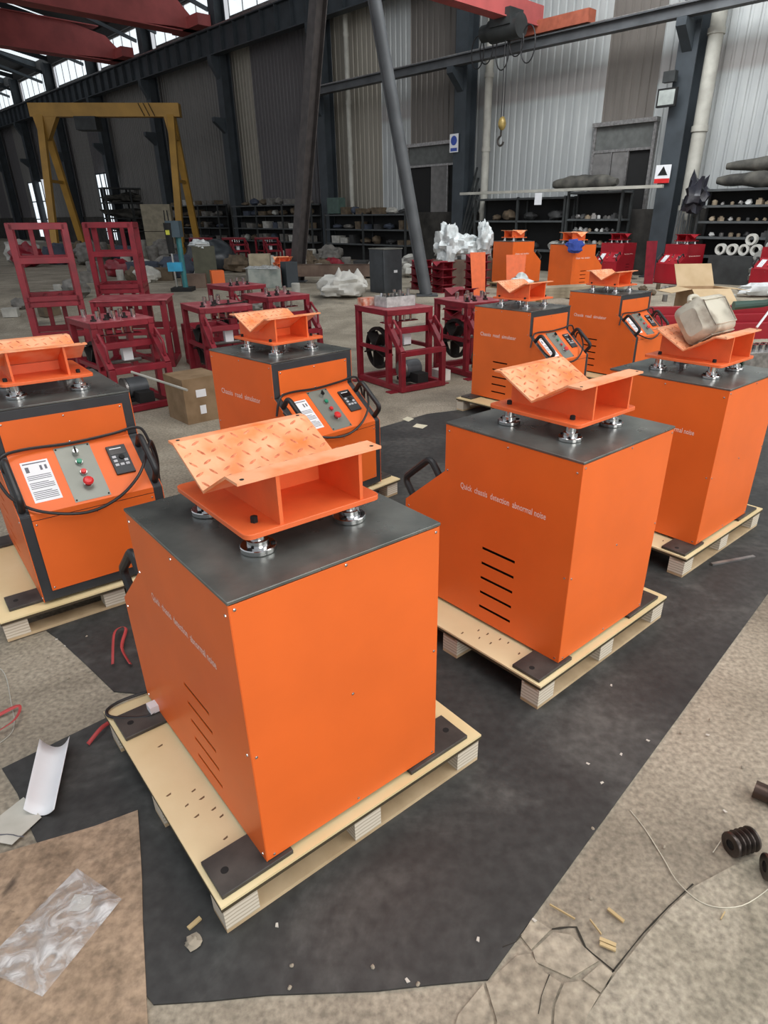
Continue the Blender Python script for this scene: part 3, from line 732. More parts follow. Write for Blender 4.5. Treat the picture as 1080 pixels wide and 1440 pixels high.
    fixture_parts(root, zT+0.065, fixm, plate, lugs)
    return root

def cable(root, seed, M=None):
    """drooping power cable laid across the console, from handle to handle"""
    rnd = random.Random(seed); P = []
    pts = [(-0.335, -0.70, 0.56), (-0.30, -0.70, 0.66), (-0.2, -0.675, 0.675), (0, -0.672, 0.665), (0.2, -0.676, 0.675), (0.30, -0.69, 0.69), (0.34, -0.70, 0.65), (0.36, -0.72, 0.5), (0.35, -0.74, 0.35)]
    q = [(-0.34, -0.78, 0.60), (-0.31, -0.86, 0.52), (-0.22, -0.93, 0.46), (-0.05, -0.945, 0.41+0.02*rnd.random()), (0.10, -0.935, 0.445), (0.22, -0.90, 0.52), (0.30, -0.82, 0.60), (0.35, -0.74, 0.62), (0.375, -0.70, 0.50), (0.36, -0.68, 0.36)]
    def smooth(c):
        out = []
        for i in range(len(c)-1):
            p0 = Vector(c[max(i-1, 0)]); p1 = Vector(c[i]); p2 = Vector(c[i+1]); p3 = Vector(c[min(i+2, len(c)-1)])
            for k in range(6):
                t = k/6; out.append(0.5*((2*p1)+(-p0+p2)*t+(2*p0-5*p1+4*p2-p3)*t*t+(-p0+3*p1-3*p2+p3)*t**3))
        out.append(Vector(c[-1])); return out
    mb = MB(); mb.tube(smooth(pts), 0.007, 7); mb.tube(smooth(q), 0.007, 7)
    return mb.build('power_cable', RUBBER, root)
def csmooth(c, n=6):
    out = []
    for i in range(len(c)-1):
        p0 = Vector(c[max(i-1, 0)]); p1 = Vector(c[i]); p2 = Vector(c[i+1]); p3 = Vector(c[min(i+2, len(c)-1)])
        for k in range(n):
            t = k/n; out.append(0.5*((2*p1)+(-p0+p2)*t+(2*p0-5*p1+4*p2-p3)*t*t+(-p0+3*p1-3*p2+p3)*t**3))
    out.append(Vector(c[-1])); return out

# pallet (local frame = machine frame, underside at z=0)
def make_pallet():
    root = empty('wooden_pallet', (0, 0, 0))
    MB().box(-0.505, 0.468, -0.942, 0.032, 0.112, 0.12).build('deck_board', PLY, root)
    MB().box(-0.5055, 0.4685, -0.9425, 0.0325, 0.100, 0.112).build('deck_backing', PLYD, root)
    b0 = None
    for y in (-0.92, -0.50, -0.06):
        MB().box(-0.50, 0.463, y, y+0.085, 0, 0.014).build('bottom_board', WOODB, root)
        MB().box(-0.50, 0.463, y+0.012, y+0.073, 0.088, 0.100).build('stringer_board', WOODB, root)
        for x in (-0.50, -0.065, 0.363):
            if b0 is None: b0 = MB().box(0, 0.1, 0, 0.085, 0.014, 0.100).build('block', BLOCK, root, (x, y, 0))
            else: inst(b0, root, (x, y, 0))
    # knots in the deck
    KN = mat('wood_knot', (0.16, 0.09, 0.04), 0.7)
    rnd = random.Random(3)
    mk = MB()
    for k in range(9):
        x = rnd.uniform(0.33, 0.44); y = rnd.uniform(-0.66, -0.16); mk.prism([(x, y), (x+0.012+0.01*rnd.random(), y+0.004), (x+0.014, y+0.009), (x+0.002, y+0.007)], 0.12, 0.1203, 'z')
    mk.build('knots', KN, root, smooth=False)
    return root

mach = make_machine(ORANGE, ORANGEF, ORANGEP)
pal = make_pallet()
MP = {1: (-0.151, 1.375, -2.446), 2: (0.839, 2.262, -2.41), 3: (1.806, 3.284, -2.414), 4: (-2.01, 3.43, 0.668), 5: (-1.051, 4.438, 0.815), 6: (0.894, 6.678, 0.756), 7: (2.13, 8.009, 0.71)}
ML = {1: 'large orange machine nearest the camera, plain back panel towards us, bare tread plate on top',
      2: 'orange machine second in the right-hand row, white lettering and five slots on its side',
      3: 'orange machine at the right edge with a grimy jerrycan on top',
      4: 'orange machine cut by the left edge, control console facing us with draped black cable',
      5: 'orange machine behind the nearest one, centre left, console with label and red stop button',
      6: 'orange machine in mid distance just right of the red flywheel frame',
      7: 'farthest orange console machine, standing on the right behind the jerrycan machine'}
PLb = {1: 'pale plywood pallet with laminated blocks under the nearest orange machine', 2: 'plywood pallet under the second machine of the right-hand row',
       3: 'plywood pallet under the orange machine that carries the jerrycan', 4: 'plywood pallet at the left edge under the console machine',
       5: 'plywood pallet under the centre-left console machine', 6: 'low pallet under the mid-distance machine beside the red flywheel frame',
       7: 'pallet under the farthest orange console machine on the right'}
for k, (x, y, r) in MP.items():
    if k == 1: m = mach; p = pal; m.location = (x, y, 0.12); m.rotation_euler = (0, 0, r); p.location = (x, y, 0); p.rotation_euler = (0, 0, r)
    else: m = copy_tree(mach, (x, y, 0.12), r); p = copy_tree(pal, (x, y, 0), r)
    tag(m, ML[k], 'machine', 'orange console machines on plywood pallets'); tag(p, PLb[k], 'pallet', 'plywood pallets under the orange machines')
    p.location.z = 0.006
    if k in (4, 5, 6, 7): cable(m, k)
    m.location.z = 0.126
    MP[k] = (m, p)
# cord and plug of the nearest machine, lying on its pallet
m1 = MP[1][0]
MB().tube(csmooth([(0.316, -0.80, 0.03), (0.36, -0.80, 0.012), (0.45, -0.87, 0.012), (0.46, -0.925, 0.010), (0.40, -0.945, 0.012), (0.28, -0.93, 0.012)]), 0.006, 8).build('power_cable', RUBBER, m1)
MB().box(0.314, 0.345, -0.83, -0.79, 0.018, 0.045).build('plug_socket', WHITE, m1)

# simpler copies farther back
def small_machine(src, loc, rz, lab, grp): return tag(copy_tree(src, loc, rz), lab, 'machine', grp)
p = copy_tree(pal, (2.177, 15.6, 0.3), 2.197); tag(p, 'pallet under the orange machine behind the stacked white sheeting', 'pallet', 'pallets at the back')
small_machine(mach, (2.177, 15.6, 0.42), 2.197, 'distant orange machine with white litter on its top fixture, left of the blue cloth one', 'orange machines at the back')
p = copy_tree(pal, (3.146, 14.05, zf(14.05)), 2.19); tag(p, 'pallet under the orange machine with the blue cloth', 'pallet', 'pallets at the back')
small_machine(mach, (3.146, 14.05, zf(14.05)+0.12), 2.19, 'distant orange machine with a blue cloth hanging over its top edge', 'orange machines at the back')
def recolour(root, src, dst):
    for ch in root.children_recursive:
        if ch.type == 'MESH' and ch.data.materials and ch.data.materials[0] in src:
            nm = ch.data.name + '_red'
            ch.data = bpy.data.meshes.get(nm) or ch.data.copy(); ch.data.name = nm
            ch.data.materials[0] = dst[src.index(ch.data.materials[0])] if ch.data.materials[0] in src else ch.data.materials[0]
redm = copy_tree(mach, (5.75, 18.3, 0.3), -0.797)
recolour(redm, [ORANGE, ORANGEF, ORANGEP, LUG, DARK, TOPP, GREYPL], [REDM, REDM, REDM, REDM, REDM, REDM, REDM])
tag(redm, 'dark red console machine at the back, left one of the pair by the pale downpipe', 'machine', 'dark red machines at the back')
tag(copy_tree(redm, (7.05, 17.1, 0.3), -1.0), 'dark red console machine at the back behind the open carton', 'machine', 'dark red machines at the back')
tag(copy_tree(redm, (8.45, 15.2, 0.3), -1.0), 'dark red machine cut by the right edge of the picture', 'machine', 'dark red machines at the back')
MB_ = MB().blob((0, 0, 0), (0.16, 0.07, 0.12), 5, 0.6, 14, 9, 2.6)
tag(MB_.build('blue_cloth', mat('blue_rag', (0.03, 0.06, 0.28), 0.9, bump=0.5, bscale=20), None, (3.33, 13.72, 1.24)), 'bright blue rag hanging over the edge of a distant orange machine', 'cloth')

# ------------------------------------------------------------------ red machine skeletons
SQ = 0.06
def make_redframe():
    r = empty('machine_frame', (0, 0, 0)); z1 = 0.85
    def bar(n, p, q, t=SQ): MB().bar(p, q, t, t).build(n, RED, r, bevel=0.003, seg=1)
    e = SQ/2
    for s in (-1, 1):
        x = s*(HW-e)
        bar('post', (x, -e, 0.012), (x, -e, z1-0.045)); bar('post', (x, -HD+e, 0.062), (x, -HD+e, z1-0.045)); bar('post', (x, -0.912+e, 0.062), (x, -0.912+e, 0.44))
        bar('side_rail', (x, 0, 0.037), (x, -0.912, 0.037)); bar('sloping_rail', (x, -HD+e, 0.70), (x, -0.912+e, 0.43))
        bar('top_rail', (x, 0, z1-0.03), (x, -HD, z1-0.03))
        P = [(x+0.0, -0.70, 0.68)] + [(x, -0.725-0.045*k, 0.755-0.038*k) for k in range(4)] + [(x, -0.865, 0.51)]
        MB().tube(csmooth(P, 4), 0.014, 8).build('handle', RED, r)
        MB().bar((x, 0, 0.42), (x, -HD, 0.42), 0.04, 0.04).build('middle_rail', RED, r)
    for y, z in ((-e, 0.037), (-0.912+e, 0.037), (-0.912+e, 0.42), (-HD+e, z1-0.03), (-e, z1-0.03), (-HD+e, 0.62)):
        bar('cross_rail', (-HW+SQ, y, z), (HW-SQ, y, z))
    MB().box(-HW-0.004, HW+0.004, -HD-0.004, 0.004, z1-0.006, z1+0.004).build('top_plate', REDTOP, r, bevel=0.002)
    for y in (-0.06, -0.80): MB().box(-0.42, 0.42, y-0.05, y+0.05, 0, 0.012).build('foot_plate', RED, r)
    # drive: flywheel, motor, pulley, shaft
    fw = MB(); R = 0.235; n = 28
    fw.lathe([(R-0.03, -0.02), (R, -0.02), (R, 0.02), (R-0.03, 0.02)], n=n)
    IRON = mat('black_cast_iron', (0.018, 0.016, 0.015), 0.5, 0.4, var=0.2)
    M = Matrix.Translation((-0.20, -0.30, 0.40)) @ Matrix.Rotation(PI/2, 4, 'Y')
    mb = MB()
    for j in range(n):
        t0, t1 = 2*PI*j/n, 2*PI*(j+1)/n
        for (ra, rb) in ((R-0.035, R),):
            q = [Vector((rr*math.cos(t), rr*math.sin(t), zz)) for zz in (-0.022, 0.022) for rr, t in ((ra, t0), (rb, t0), (rb, t1), (ra, t1))]
            mb.add(q, [(0, 1, 2, 3), (7, 6, 5, 4), (1, 5, 6, 2), (0, 3, 7, 4)])
    for j in range(5):
        t = 2*PI*j/5; mb.bar((0.03*math.cos(t), 0.03*math.sin(t), 0), ((R-0.03)*math.cos(t), (R-0.03)*math.sin(t), 0), 0.14, 0.016, up=(-math.sin(t), math.cos(t), 0))
    mb.lathe([(0.05, -0.03), (0.05, 0.03)], n=14)
    fixn(mb.build('flywheel', IRON, r, M=M))
    MB().tube([(-0.26, -0.30, 0.40), (0.26, -0.30, 0.40)], 0.02, 10).build('drive_shaft', STEEL, r)
    mo = MB().tube([(-0.08, -0.62, 0.19), (0.12, -0.62, 0.19)], 0.10, 20).build('motor', mat('motor_grey', (0.10, 0.11, 0.12), 0.5, 0.3), r)
    MB().lathe([(0.105, -0.012), (0.105, 0.012)], n=20, M=Matrix.Rotation(PI/2, 4, 'Y')).build('fan_cover', STEEL, mo, (-0.10, -0.62, 0.19))
    MB().box(-0.10, 0.12, -0.72, -0.52, 0.062, 0.10).build('motor_base', BLACK, r)
    MB().box(-0.05, 0.10, -0.86, -0.70, 0.062, 0.17).build('control_box', BLACK, r)
    for k in range(5):
        MB().tube([(-0.2+0.09*k, -0.44, 0.70), (-0.2+0.09*k, -0.44, 0.80)], 0.014, 8).build('pin', CHROME, r)
    MB().box(-0.24, 0.24, -0.48, -0.40, 0.69, 0.70).build('pin_plate', RED, r)
    MB().box(-0.02, 0.08, -0.56, -0.50, 0.45, 0.62).build('white_label', WHITE, r)
    return r
rf = make_redframe()
RF = [(-0.336, 7.957, 0.635, 'central dark red machine skeleton with black flywheel, open box of parts on top'),
      (0.614, 8.587, 0.596, 'dark red skeleton partly hidden behind the mid-distance orange machine, steel tubes on top'),
      (-3.254, 7.06, 0.765, 'nearest dark red machine skeleton on the left, behind the left console machine'),
      (-2.425, 8.202, 0.618, 'dark red skeleton with a long wrench on top, behind the centre-left console machine'),
      (-2.832, 10.703, 0.794, 'rearmost of the three bench-high red skeletons with sleeves on top, left of centre'),
      (-1.953, 9.263, 0.743, 'dark red skeleton with sleeves on top just left of the white sacks')]
RFO = []
for i, (x, y, r, lab) in enumerate(RF):
    o = rf if i == 0 else copy_tree(rf)
    o.location = (x, y, 0); o.rotation_euler = (0, 0, r); tag(o, lab, 'machine frame', 'dark red machine skeletons'); RFO.append(o)
for i, (x, lab) in enumerate(((-7.7, 'leftmost'), (-6.5, 'middle'), (-5.3, 'rightmost'))):
    tag(copy_tree(rf, (x, 26.0, 0.3), 0.7), lab + ' of three far dark red skeletons in a row by the dark column', 'machine frame', 'far red skeletons')

def place_on(o, root, lx, ly, z, rz=0):
    M = Matrix.Translation(root.location) @ Matrix.Rotation(root.rotation_euler.z, 4, 'Z')
    p = M @ Vector((lx, ly, z)); o.location = p; o.rotation_euler = (0, 0, root.rotation_euler.z+rz); return o
# sleeves and pins standing on the skeleton tops
slv = MB().lathe([(0.022, 0), (0.024, 0.002), (0.024, 0.08), (0.017, 0.082)], n=12).mesh('steel_sleeve', CHROME)
pn = MB().lathe([(0.03, 0), (0.03, 0.016), (0.014, 0.018), (0.014, 0.05), (0.008, 0.052)], n=10).mesh('short_pin', mat('dark_bolt_steel', (0.05, 0.045, 0.045), 0.35, 0.8))
spots = {0: [], 1: [(-0.15, -0.25), (-0.05, -0.4), (0.05, -0.2), (0.12, -0.45), (0.2, -0.3), (-0.22, -0.5)],
         2: [(-0.15, -0.45), (-0.02, -0.5), (0.08, -0.42), (0.18, -0.5), (0.05, -0.22), (-0.2, -0.2)], 3: [(-0.12, -0.3), (0.0, -0.2), (0.06, -0.25), (0.1, -0.15)],
         4: [(-0.1, -0.35), (0.1, -0.2), (0.15, -0.3)], 5: [(-0.12, -0.3), (0.12, -0.2), (0.2, -0.25)]}
TN = ['', 'the red skeleton behind the mid-distance orange machine', 'the nearest left red skeleton', 'the red skeleton with the long wrench', 'the rearmost bench-high red skeleton', 'the red skeleton left of the white sacks']
for k, L_ in spots.items():
    for (x, y) in L_:
        o = bpy.data.objects.new('steel_sleeve', slv); C.objects.link(o); place_on(o, RFO[k], x, y, 0.854)
        tag(o, 'shiny upright steel sleeve on ' + TN[k], 'sleeve', 'steel sleeves on ' + TN[k])
    if k:
        for j in range(4):
            o = bpy.data.objects.new('short_pin', pn); C.objects.link(o); place_on(o, RFO[k], -0.24+0.1*j+0.03*(j % 2), -0.56+0.02*j+(0.1 if j == 2 else 0), 0.854)
            tag(o, ['leftmost', 'second', 'third', 'rightmost'][j] + ' small dark headed pin on ' + TN[k], 'pin', 'dark pins on ' + TN[k])
wr_ = MB().box(-0.2, 0.2, -0.014, 0.014, 0, 0.012); wr_.lathe([(0.035, 0), (0.035, 0.02)], (0.22, 0, 0), 6)
tag(place_on(wr_.build('long_wrench', mat('dark_tool_steel', (0.04, 0.035, 0.03), 0.4, 0.7)), RFO[3], 0.1, -0.48, 0.854, 0.15), 'long dark steel wrench lying on a red skeleton top', 'wrench')
# things on the centre skeleton
R1 = RFO[0]
b = empty('parts_box', (0, 0, 0), 0, 'open white plastic box full of steel parts on the central red skeleton', 'box'); place_on(b, R1, 0.0, -0.36, 0.854)
mb = MB(); mb.box(-0.2, 0.2, -0.12, 0.12, 0, 0.004)
for q in ((-0.2, 0.2, -0.12, -0.116), (-0.2, 0.2, 0.116, 0.12), (-0.2, -0.196, -0.12, 0.12), (0.196, 0.2, -0.12, 0.12)): mb.box(q[0], q[1], q[2], q[3], 0, 0.11)
mb.build('box_shell', mat('dirty_white_plastic', (0.42, 0.43, 0.42), 0.5, var=0.2, scale=20), b)
for k in range(14):
    x, y = -0.16+0.05*(k % 7), -0.06+0.11*(k//7); h = 0.08+0.07*random.random()
    MB().tube([(x, y, 0.004), (x+random.uniform(-.02, .02), y, h+0.03)], 0.017, 10).build('steel_part', CHROME if k % 2 else STEEL, b)
b = MB().box(-0.09, 0.09, -0.06, 0.06, 0, 0.08).build('carton', mat('orange_white_carton', (0.55, 0.12, 0.05), 0.7, col2=(0.65, 0.5, 0.42), scale=14)); place_on(b, R1, -0.22, -0.12, 0.854)
tag(b, 'small orange and white carton on the rear corner of the central red skeleton', 'carton')
b = MB().box(-0.07, 0.07, -0.10, 0.10, 0, 0.12).build('carton', mat('white_foam', (0.62, 0.6, 0.56), 0.8), None, (0.42, 7.75, 0), 0.6); tag(b, 'white foam block on the floor beside the central red skeleton', 'foam block')

# tall stacked box frames on the left
def make_boxframe(wd=0.62, dp=0.66, h=0.85, slats=True):
    r = empty('box_frame', (0, 0, 0)); e = 0.02
    def bar(n, p, q, t=0.072): MB().bar(p, q, t, t).build(n, RED, r, bevel=0.003, seg=1)
    x0, x1, y0, y1 = -wd/2+e, wd/2-e, -dp+e, -e
    for x in (x0, x1):
        for y in (y0, y1): bar('post', (x, y, 0), (x, y, h))
        bar('side_rail', (x, y0, 0.025), (x, y1, 0.025)); bar('side_rail', (x, y0, h-0.025), (x, y1, h-0.025)); bar('side_rail', (x, y0, 0.5*h), (x, y1, 0.5*h), 0.035)
    for y in (y0, y1):
        bar('cross_rail', (x0, y, 0.025), (x1, y, 0.025)); bar('cross_rail', (x0, y, h-0.025), (x1, y, h-0.025)); bar('cross_rail', (x0, y, h*0.54), (x1, y, h*0.54), 0.07)
    for k in (0.36, 0.66):
        bar('slat', (x0+(x1-x0)*k, y1, h*0.54), (x0+(x1-x0)*k, y1, h-0.03), 0.055); bar('slat', (x0+(x1-x0)*k, y0, 0.03), (x0+(x1-x0)*k, y1, 0.03), 0.035)
    return r
bf = make_boxframe()
for i, (x, y, z, r, lab) in enumerate(((-4.606, 8.866, 0.85, 0.476, 'upper red steel box frame of the stack at the left edge'), (-4.606, 8.866, 0.0, 0.476, 'lower red steel box frame under the stack at the left edge'),
        (-4.28, 10.45, 0.85, 0.25, 'upper red steel box frame of the second stack, behind the first'), (-4.28, 10.45, 0.0, 0.25, 'lower red steel box frame of the second stack'))):
    o = bf if i == 0 else copy_tree(bf); o.location = (x, y, z); o.rotation_euler = (0, 0, r); tag(o, lab, 'steel frame', 'stacked red box frames')
o = make_boxframe(0.86, 0.7, 0.83); o.location = (-3.62, 9.15, 0); o.rotation_euler = (0, 0, 0.2); tag(o, 'low red box frame with a steel sheet top in front of the stacked frames', 'steel frame')
MB().box(-0.45, 0.47, -0.73, 0.02, 0.83, 0.842).build('sheet_top', REDTOP, o)
o = make_boxframe(0.5, 0.6, 0.5); o.location = (-2.75, 8.95, 0); o.rotation_euler = (0, 0, 0.5); tag(o, 'small red box frame on the floor between two skeletons at left', 'steel frame')

# ------------------------------------------------------------------ jerrycan on machine 3
m3 = MP[3][0]
jc = empty('jerrycan', (0, 0, 0), 0, 'grimy white plastic jerrycan lying in the V plate of the right-hand machine', 'jerrycan')
mb = MB(); 
def rbox(mb, hx, hy, hz, r, M=None, n=4):
    # rounded box as stacked superellipse rings
    import itertools
    m = 28; rings = 9
    b0 = len(mb.v)
    for i in range(rings):
        t = -1 + 2*i/(rings-1); z = hz*t
        k = 1.0
        ed = (abs(t)*hz-(hz-r))/r
        if ed > 0: k = math.sqrt(max(0, 1-ed*ed))
        ix = hx-r+r*k if True else hx; iy = hy-r+r*k
        for j in range(m):
            a = 2*PI*j/m; c, s = math.cos(a), math.sin(a); p = 0.42
            q = Vector((ix*math.copysign(abs(c)**p, c), iy*math.copysign(abs(s)**p, s), z))
            q += Vector((1, 1, 1))*0.004*noise.noise(q*14)
            mb.v.append(tuple(M @ q if M else q))
    for i in range(rings-1):
        for j in range(m):
            a = b0+i*m+j; b = b0+i*m+(j+1) % m; mb.f.append((a, b, b+m, a+m))
    mb.f.append(tuple(b0+j for j in range(m))[::-1]); mb.f.append(tuple(b0+(rings-1)*m+j for j in range(m)))
    return mb
rbox(mb, 0.105, 0.085, 0.155, 0.04)
JCM = mat('grimy_white_plastic', (0.20, 0.16, 0.12), 0.5, col2=(0.52, 0.49, 0.40), scale=6, detail=9, lo=0.36, hi=0.52, bump=0.2, bscale=14)
mb.build('canister_body', JCM, jc)
MB().lathe([(0.022, 0), (0.022, 0.006), (0.018, 0.008)], n=16, M=Matrix.Rotation(PI/2, 4, 'Y')).build('spout', BLACK, jc, (0.105, 0.0, -0.06))
MB().tube(csmooth([(0.10, -0.02, 0.01), (0.125, -0.02, 0.03), (0.125, -0.02, 0.09), (0.10, -0.02, 0.12)], 5), 0.012, 10).build('carry_handle', JCM, jc)
MB().tube([(-0.106, -0.05, -0.13), (-0.106, 0.05, -0.13), (-0.106, 0.05, 0.13), (-0.106, -0.05, 0.13), (-0.106, -0.05, -0.13)], 0.004, 6).build('panel_ridge', JCM, jc)
MB().tube([(-0.07, -0.085, -0.12), (0.07, -0.085, -0.12), (0.07, -0.085, 0.12), (-0.07, -0.085, 0.12), (-0.07, -0.085, -0.12)], 0.004, 6).build('panel_ridge', JCM, jc)
# long axis (local z) along the machine width, one edge down in the valley
jc.matrix_world = Matrix.Translation(m3.location) @ Matrix.Rotation(m3.rotation_euler.z, 4, 'Z') @ Matrix.Translation((0.01, -0.325, 1.128)) @ Matrix.Rotation(math.radians(38), 4, 'X') @ Matrix(((0, 0, 1, 0), (0, -1, 0, 0), (1, 0, 0, 0), (0, 0, 0, 1)))
# green brush with handle, two white sticks on the can
def at3(x, y, z): return (Matrix.Translation(m3.location) @ Matrix.Rotation(m3.rotation_euler.z, 4, 'Z')) @ Vector((x, y, z))
o = MB().tube([at3(-0.05, -0.22, 1.20), at3(-0.16, -0.12, 1.21), at3(-0.26, -0.03, 1.235)], [0.022, 0.018, 0.014], 10).build('hand_tool', BOTTLEG); tag(o, 'dark green plastic tool handle lying on the grimy jerrycan', 'tool')
o = MB().tube([at3(-0.10, -0.10, 1.10), at3(-0.24, -0.06, 1.27)], 0.006, 7).build('white_stick', WHITE); tag(o, 'white stick slanting up from the jerrycan', 'stick')
o = MB().tube([at3(-0.30, -0.2, 0.876), at3(-0.30, -0.42, 0.876)], 0.012, 8).build('marker_pen', BOTTLEG); tag(o, 'dark green tube lying on the top plate behind the jerrycan fixture', 'tube')

# ------------------------------------------------------------------ foreground litter
o = ground_poly('cardboard_sheet', [(-0.882, 1.464), (-1.0, 1.40), (-1.5, 1.20), (-1.35, 0.7), (-0.56, 0.7), (-0.63, 0.845)], 0.004, CARDF, 0.006, 0.004); tag(o, 'flattened stained brown cardboard on the floor at lower left', 'cardboard')
o = MB()
n = 12; vs = []
A, B_, C_, D_ = Vector((-1.329, 1.729)), Vector((-1.229, 1.742)), Vector((-1.141, 1.44)), Vector((-1.239, 1.441))
for k in range(n+1):
    u = k/n; z = 0.012+0.045*(2*u-1)**2
    for t in range(7):
        v = t/6; p = (A*(1-u)+B_*u)*(1-v)+(D_*(1-u)+C_*u)*v; vs.append((p.x, p.y, z*(1-0.35*v)+0.004))
o.add(vs, [(k*7+t, k*7+t+1, (k+1)*7+t+1, (k+1)*7+t) for k in range(n) for t in range(6)])
o = o.build('curled_sheet', WHITE); s_ = o.modifiers.new('t', 'SOLIDIFY'); s_.thickness = 0.002; tag(o, 'curled white card sheet on the mat edge at left', 'sheet')
p = ground_poly('paper_sheet', [(-1.34, 1.401), (-1.284, 1.512), (-1.184, 1.432), (-1.224, 1.331), (-1.30, 1.345)], 0.002, mat('used_paper', (0.45, 0.44, 0.38), 0.8, col2=(0.6, 0.58, 0.52)), 0.012); tag(p, 'creased grey white paper leaflet beside the curled card', 'paper')
o = ribbon([(-1.30, 1.37), (-1.20, 1.36)], 0.004, 0.0146).build('paper_stripe', INK, p, smooth=False)
for k, q in enumerate(([(0.013, 6.10), (0.075, 6.02), (0.02, 5.93), (-0.04, 6.01)], [(0.10, 5.86), (0.20, 5.80), (0.15, 5.70), (0.06, 5.76)])):
    tag(ground_poly('paper_scrap', q, 0.002, mat('cream_paper', (0.62, 0.58, 0.44), 0.8), 0.006), ('farther' if k == 0 else 'nearer') + ' of two cream paper scraps on the mat edge in the middle', 'paper')
# clear plastic bag
def wavy(pts4, nx, ny, amp, z, m, name, th=0.0, fr=18):
    A, B_, C_, D_ = [Vector(p) for p in pts4]; mb = MB(); vs = []
    for i in range(nx+1):
        for j in range(ny+1):
            u, v = i/nx, j/ny; p = (A*(1-u)+B_*u)*(1-v)+(D_*(1-u)+C_*u)*v
            ed = min(u, 1-u, v, 1-v)*6
            h = amp*(0.6+noise.noise(Vector((p.x*fr, p.y*fr, 1)))+0.6*noise.noise(Vector((p.x*fr*2.3, p.y*fr*2.3, 4))))*min(1, ed+0.15)
            vs.append((p.x, p.y, z+max(0.001, h)))
    mb.add(vs, [(i*(ny+1)+j, (i+1)*(ny+1)+j, (i+1)*(ny+1)+j+1, i*(ny+1)+j+1) for i in range(nx) for j in range(ny)])
    return mb.build(name, m)
o = wavy([(-0.985, 1.25), (-0.813, 1.154), (-0.91, 0.90), (-1.11, 0.97)], 26, 40, 0.012, 0.0115, POLY, 'plastic_bag'); tag(o, 'crumpled clear plastic bag on the cardboard at lower left', 'bag')
ground_poly('bag_label', [(-0.955, 1.17), (-0.90, 1.165), (-0.895, 1.12), (-0.955, 1.12)], 0.001, mat('bag_sticker', (0.5, 0.49, 0.45), 0.8), 0.011).parent = o
o.children[0].parent = o
# red strap ends
STR = mat('red_strap', (0.42, 0.05, 0.05), 0.6)
for pts, lab in (([(-1.272, 2.211, 0.02), (-1.33, 2.38, 0.05), (-1.345, 2.47, 0.03), (-1.31, 2.46, 0.03), (-1.28, 2.33, 0.02), (-1.195, 2.21, 0.02)], 'red strap loop on the floor left of the nearest machine'),
                 ([(-1.143, 1.863, 0.012), (-1.15, 1.81, 0.03), (-1.175, 1.75, 0.012)], 'short red strap end poking out under the nearest pallet'),
                 ([(-1.56, 1.80, 0.01), (-1.50, 1.86, 0.03), (-1.535, 1.95, 0.02), (-1.60, 1.9, 0.01)], 'bunched red strap at the left edge of the floor')):
    P = csmooth(pts, 5); mb = MB(); vs = []
    for i, p_ in enumerate(P):
        d = (P[min(i+1, len(P)-1)]-P[max(i-1, 0)]).normalized(); s_ = Vector((0.3, 0.1, 0.95)).cross(d).normalized()*0.006
        vs += [tuple(p_-s_+Vector((0, 0, 0.006))), tuple(p_+s_)]
    mb.add(vs, [(2*i, 2*i+1, 2*i+3, 2*i+2) for i in range(len(P)-1)])
    o = mb.build('red_strap', STR); so = o.modifiers.new('t', 'SOLIDIFY'); so.thickness = 0.001; tag(o, lab, 'strap')
# dark scrap pieces left
tag(MB().tube(csmooth([(-1.92, 2.28, 0.008), (-1.86, 2.33, 0.02), (-1.84, 2.27, 0.02), (-1.85, 2.22, 0.008)], 4), 0.007, 6).build('rubber_offcut', RUBBER), 'short bent black rubber offcut on the concrete at left', 'offcut')
tag(MB().tube(csmooth([(-1.55, 1.72, 0.003), (-1.50, 1.83, 0.003), (-1.60, 2.0, 0.003), (-1.75, 2.2, 0.003), (-1.9, 2.25, 0.003)], 6), 0.002, 5).build('thin_wire', PIPE), 'thin pale wire curving over the concrete at left', 'wire')
# spring-like pulleys at lower right
def pulley(loc, rz, lab, tilt=0):
    PM = mat('greasy_iron', (0.045, 0.036, 0.032), 0.35, 0.75, col2=(0.13, 0.11, 0.10), scale=12)
    prof_ = [(0.016, 0.0), (0.036, 0.0), (0.038, 0.003)]
    for k in range(4):
        z = 0.012+k*0.017; prof_ += [(0.038, z-0.004), (0.027, z+0.003), (0.027, z+0.007), (0.038, z+0.012)]
    prof_ += [(0.036, 0.082), (0.016, 0.082)]
    r = empty('grooved_pulley', loc, rz, lab, 'pulley', 'grooved pulleys on the concrete at lower right')
    M = Matrix.Translation((0, 0, 0.038)) @ Matrix.Rotation(PI/2, 4, 'Y')
    mb = MB(); b0 = 0; n = 28
    for rr, z in prof_:
        for k in range(n):
            t = 2*PI*k/n; mb.v.append(tuple(M @ Vector((rr*math.cos(t), rr*math.sin(t), z))))
    for i in range(len(prof_)-1):
        for k in range(n):
            a = i*n+k; b = i*n+(k+1) % n; mb.f.append((a, b, b+n, a+n))
    for k in range(n):
        a = (len(prof_)-1)*n+k; b = (len(prof_)-1)*n+(k+1) % n; mb.f.append((a, b, (k+1) % n, k))
    fixn(mb.build('pulley_body', PM, r)); 
    MB().tube([M @ Vector((0, 0, 0.004)), M @ Vector((0, 0, 0.078))], 0.0158, 14).build('bore', BLACK, r)
    return r
pulley((0.975, 1.30, 0.0), 0.28, 'dark grooved pulley with its bore towards us, beside the wire')
pulley((1.04, 1.225, 0.004), -0.15, 'dark grooved pulley cut by the right edge, below the other one')
o = MB().tube([(1.158, 1.52, 0.030), (1.26, 1.44, 0.030)], 0.029, 18).build('round_bar', mat('rusty_bar', (0.07, 0.045, 0.035), 0.4, 0.6, var=0.3)); tag(o, 'short rusty round steel bar at the right edge', 'steel bar')
